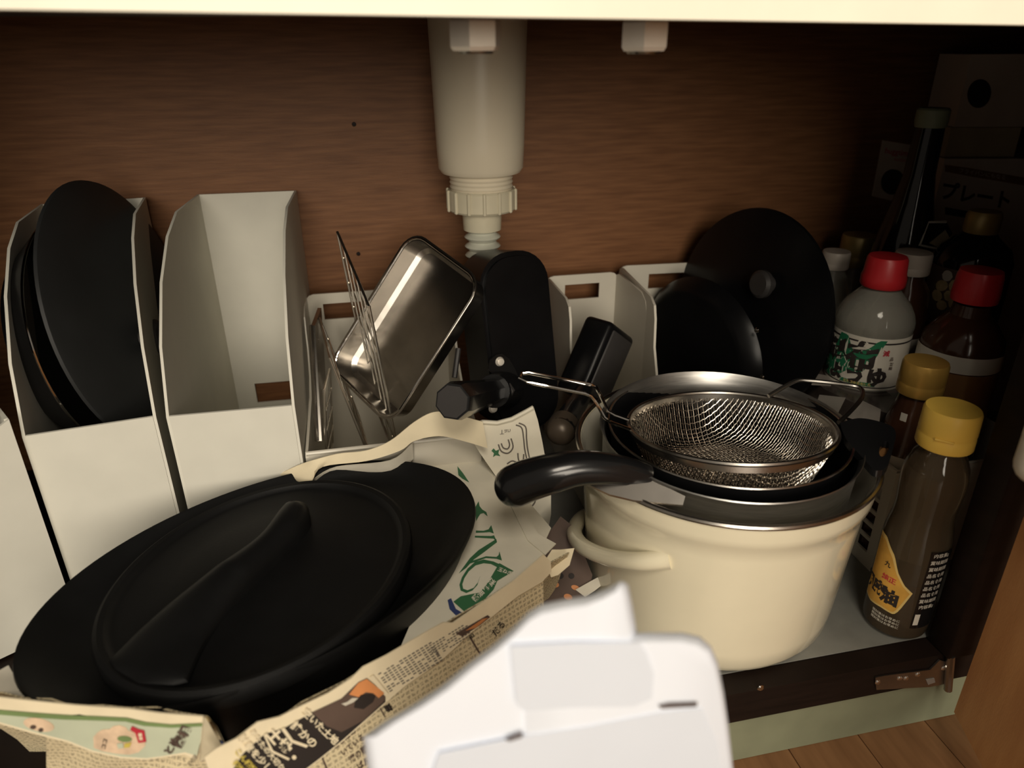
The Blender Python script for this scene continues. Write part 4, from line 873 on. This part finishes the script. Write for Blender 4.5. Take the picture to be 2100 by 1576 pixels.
# ---------------- boxes in the right back corner
yawb = R(-14); bu = V((math.cos(yawb), math.sin(yawb), 0)); bd = V((-bu.y, bu.x, 0))
def cbox(name, pl_, w_, d_, z0, z1, m, label, cat='box'):
    t = thing(name, pl_+bu*w_/2+bd*d_/2+V((0, 0, z0)), label, cat, 'boxes stacked in the right back corner')
    P0 = V((pl_.x, pl_.y, z0)); obj('carton', G().prism([P0, P0+bu*w_, P0+bu*w_+bd*d_, P0+bd*d_], (0, 0, z1-z0)), m, t); return t
o1 = PY(1938, 326, .395); zt1 = o1.z; o1 = V((o1.x, o1.y, 0))
t1 = cbox('plate_box', o1, .185, .10, .0005, zt1, 'box_white', 'white carton with black Japanese lettering at the bottom of the corner stack')
fp1 = Plane(o1+V((0, 0, .1)), -bd)
poly_px('printed_band', t1, 'label_brown', fp1, [(1938, 338), (1990, 345), (2110, 366), (2110, 382), (1990, 362), (1938, 352)], .0003, .0003)
text_px(t1, 'フライパンにもなる', 'box_white', fp1, (2015, 357), U(9, 11), U(-80, 11), .0009, .01)
text_px(t1, 'プレート', 'ink_black', fp1, (2002, 400), U(9, 37), U(-78, 40), .0006, .035)
poly_px('printed_band', t1, 'ink_black', fp1, [(1938, 425), (2000, 436), (2000, 450), (1938, 440)], .0003, .0003)
o2 = fp1.hit(1946, 327, .0)-bd*-.012; o2 = V((o2.x, o2.y, 0)); zt2 = PY(1950, 262, o2.y).z
t2 = cbox('small_carton', o2, .085, .07, zt1+.0006, zt2, 'box_tan', 'small yellowish carton in the middle of the corner stack')
zt3 = PY(1960, 112, o2.y).z
t3 = cbox('hole_carton', o2+V((.004, 0, 0)), .092, .075, zt2+.0006, zt3, 'box_white', 'plain carton with a dark round hole on top of the corner stack')
fp3 = Plane(o2+V((.004, 0, zt2)), -bd)
poly_px('hole', t3, 'black_inside', fp3, ell_px((2008, 192), 24, 30, 15, 24), .0003, .0004)
# card on the back wall
cpn = Plane((0, YB-.003, 0), (0, -1, 0))
cdd = obj('hook_card', G().prism([cpn.hit(*p) for p in ((1812, 288), (1878, 299), (1838, 414), (1790, 403))], (0, .0028, 0)), 'box_white', None, 'white card with red print and dark disc fixed to the back wall', 'card')
text_px(cdd, 'huggtime', 'ink_red', cpn, (1842, 314), U(8, 15), U(-78, 17), .0004, .01); text_px(cdd, 'suction', 'ink_red', cpn, (1848, 328), U(8, 10), U(-78, 11), .0004, 0)
poly_px('disc', cdd, 'black_inside', cpn, ell_px((1829, 373), 22, 26, 15, 24), .0003, .003)
# white-edged dark pouch between the bottles
pch = Plane(PY(1915, 480, .302), (-.1, -1, .3))
pth = thing('small_pouch', PY(1915, 510, .302), 'small dark pouch with white sealed edges behind the white cap', 'pouch')
poly_px('pouch_front', pth, 'dark_glass', pch, [(1889, 503), (1903, 459), (1938, 457), (1950, 480), (1925, 508)], 0, .003)
obj('sealed_edge', G().tube([pch.hit(x, y, .003) for x, y in ((1940, 455), (1903, 456), (1886, 503), (1925, 511))], .0016, 6), 'label_white', pth)
poly_px('pouch_corner', pth, 'box_tan', pch, [(1905, 499), (1938, 472), (1948, 490), (1925, 508)], .0031, .0006)

# ---------------- dark clear-lidded case and a black handle behind the pot
cz = .148
cpl = Plane((0, 0, cz), (0, 0, 1))
cs_ = thing('lidded_case', PZ(1760, 850, cz-.03), 'dark plastic food case with grey windows wedged behind the pot', 'case')
obj('case_body', G().prism([PZ(x, y, cz-.030) for x, y in ((1640, 800), (1662, 775), (1722, 780), (1836, 882), (1815, 905), (1740, 880), (1680, 850))], (0, 0, .030)), 'case_dark', cs_)
for q in ([(1664, 790), (1676, 769), (1714, 776), (1704, 792)], [(1672, 836), (1680, 812), (1734, 818), (1718, 850), (1706, 850)], [(1736, 856), (1768, 824), (1806, 842), (1802, 876)]):
    poly_px('window', cs_, 'case_grey', cpl, q, .0002, .0012)
hn = thing('flat_pan_handle', PZ(1790, 910, .118), 'flat black pan handle with hanging hole behind the pot rim', 'handle')
outer = smooth_px([(1722, 868), (1760, 858), (1800, 864), (1830, 876), (1837, 894), (1830, 925), (1818, 958), (1795, 965), (1770, 940), (1735, 900), (1722, 868)])[:-1]
inner = ell_px((1813, 921), 9, 17, 20, 16)
k = min(range(len(outer)), key=lambda i: (outer[i][0]-inner[0][0])**2+(outer[i][1]-inner[0][1])**2)
loop = outer[k:]+outer[:k+1]+[inner[0]]+inner[1:][::-1]+[inner[0]]
hpl = Plane((0, 0, .118), (-.15, -.2, 1))
pts = [hpl.hit(x, y) for x, y in outer]; ipts = [hpl.hit(x, y) for x, y in inner]
b_ = bmesh.new()
def mkring(P): vv = [b_.verts.new(p) for p in P]; return vv, [b_.edges.new((vv[i], vv[(i+1) % len(vv)])) for i in range(len(vv))]
vo, eo = mkring(pts); vi, ei = mkring(ipts)
bmesh.ops.triangle_fill(b_, use_beauty=True, edges=eo+ei)
fcs = list(b_.faces); r_ = bmesh.ops.extrude_face_region(b_, geom=fcs); nv = [e for e in r_['geom'] if isinstance(e, bmesh.types.BMVert)]
bmesh.ops.translate(b_, verts=nv, vec=(0, 0, -.006)); b_.verts.index_update()
obj('handle_plate', G().add([v.co.copy() for v in b_.verts], [tuple(v.index for v in f.verts) for f in b_.faces]), 'handle_black', hn); b_.free()
poly_px('hole_lining', hn, 'label_brown', hpl, ell_px((1812, 921), 11, 19, 20, 16), -.008, .001)
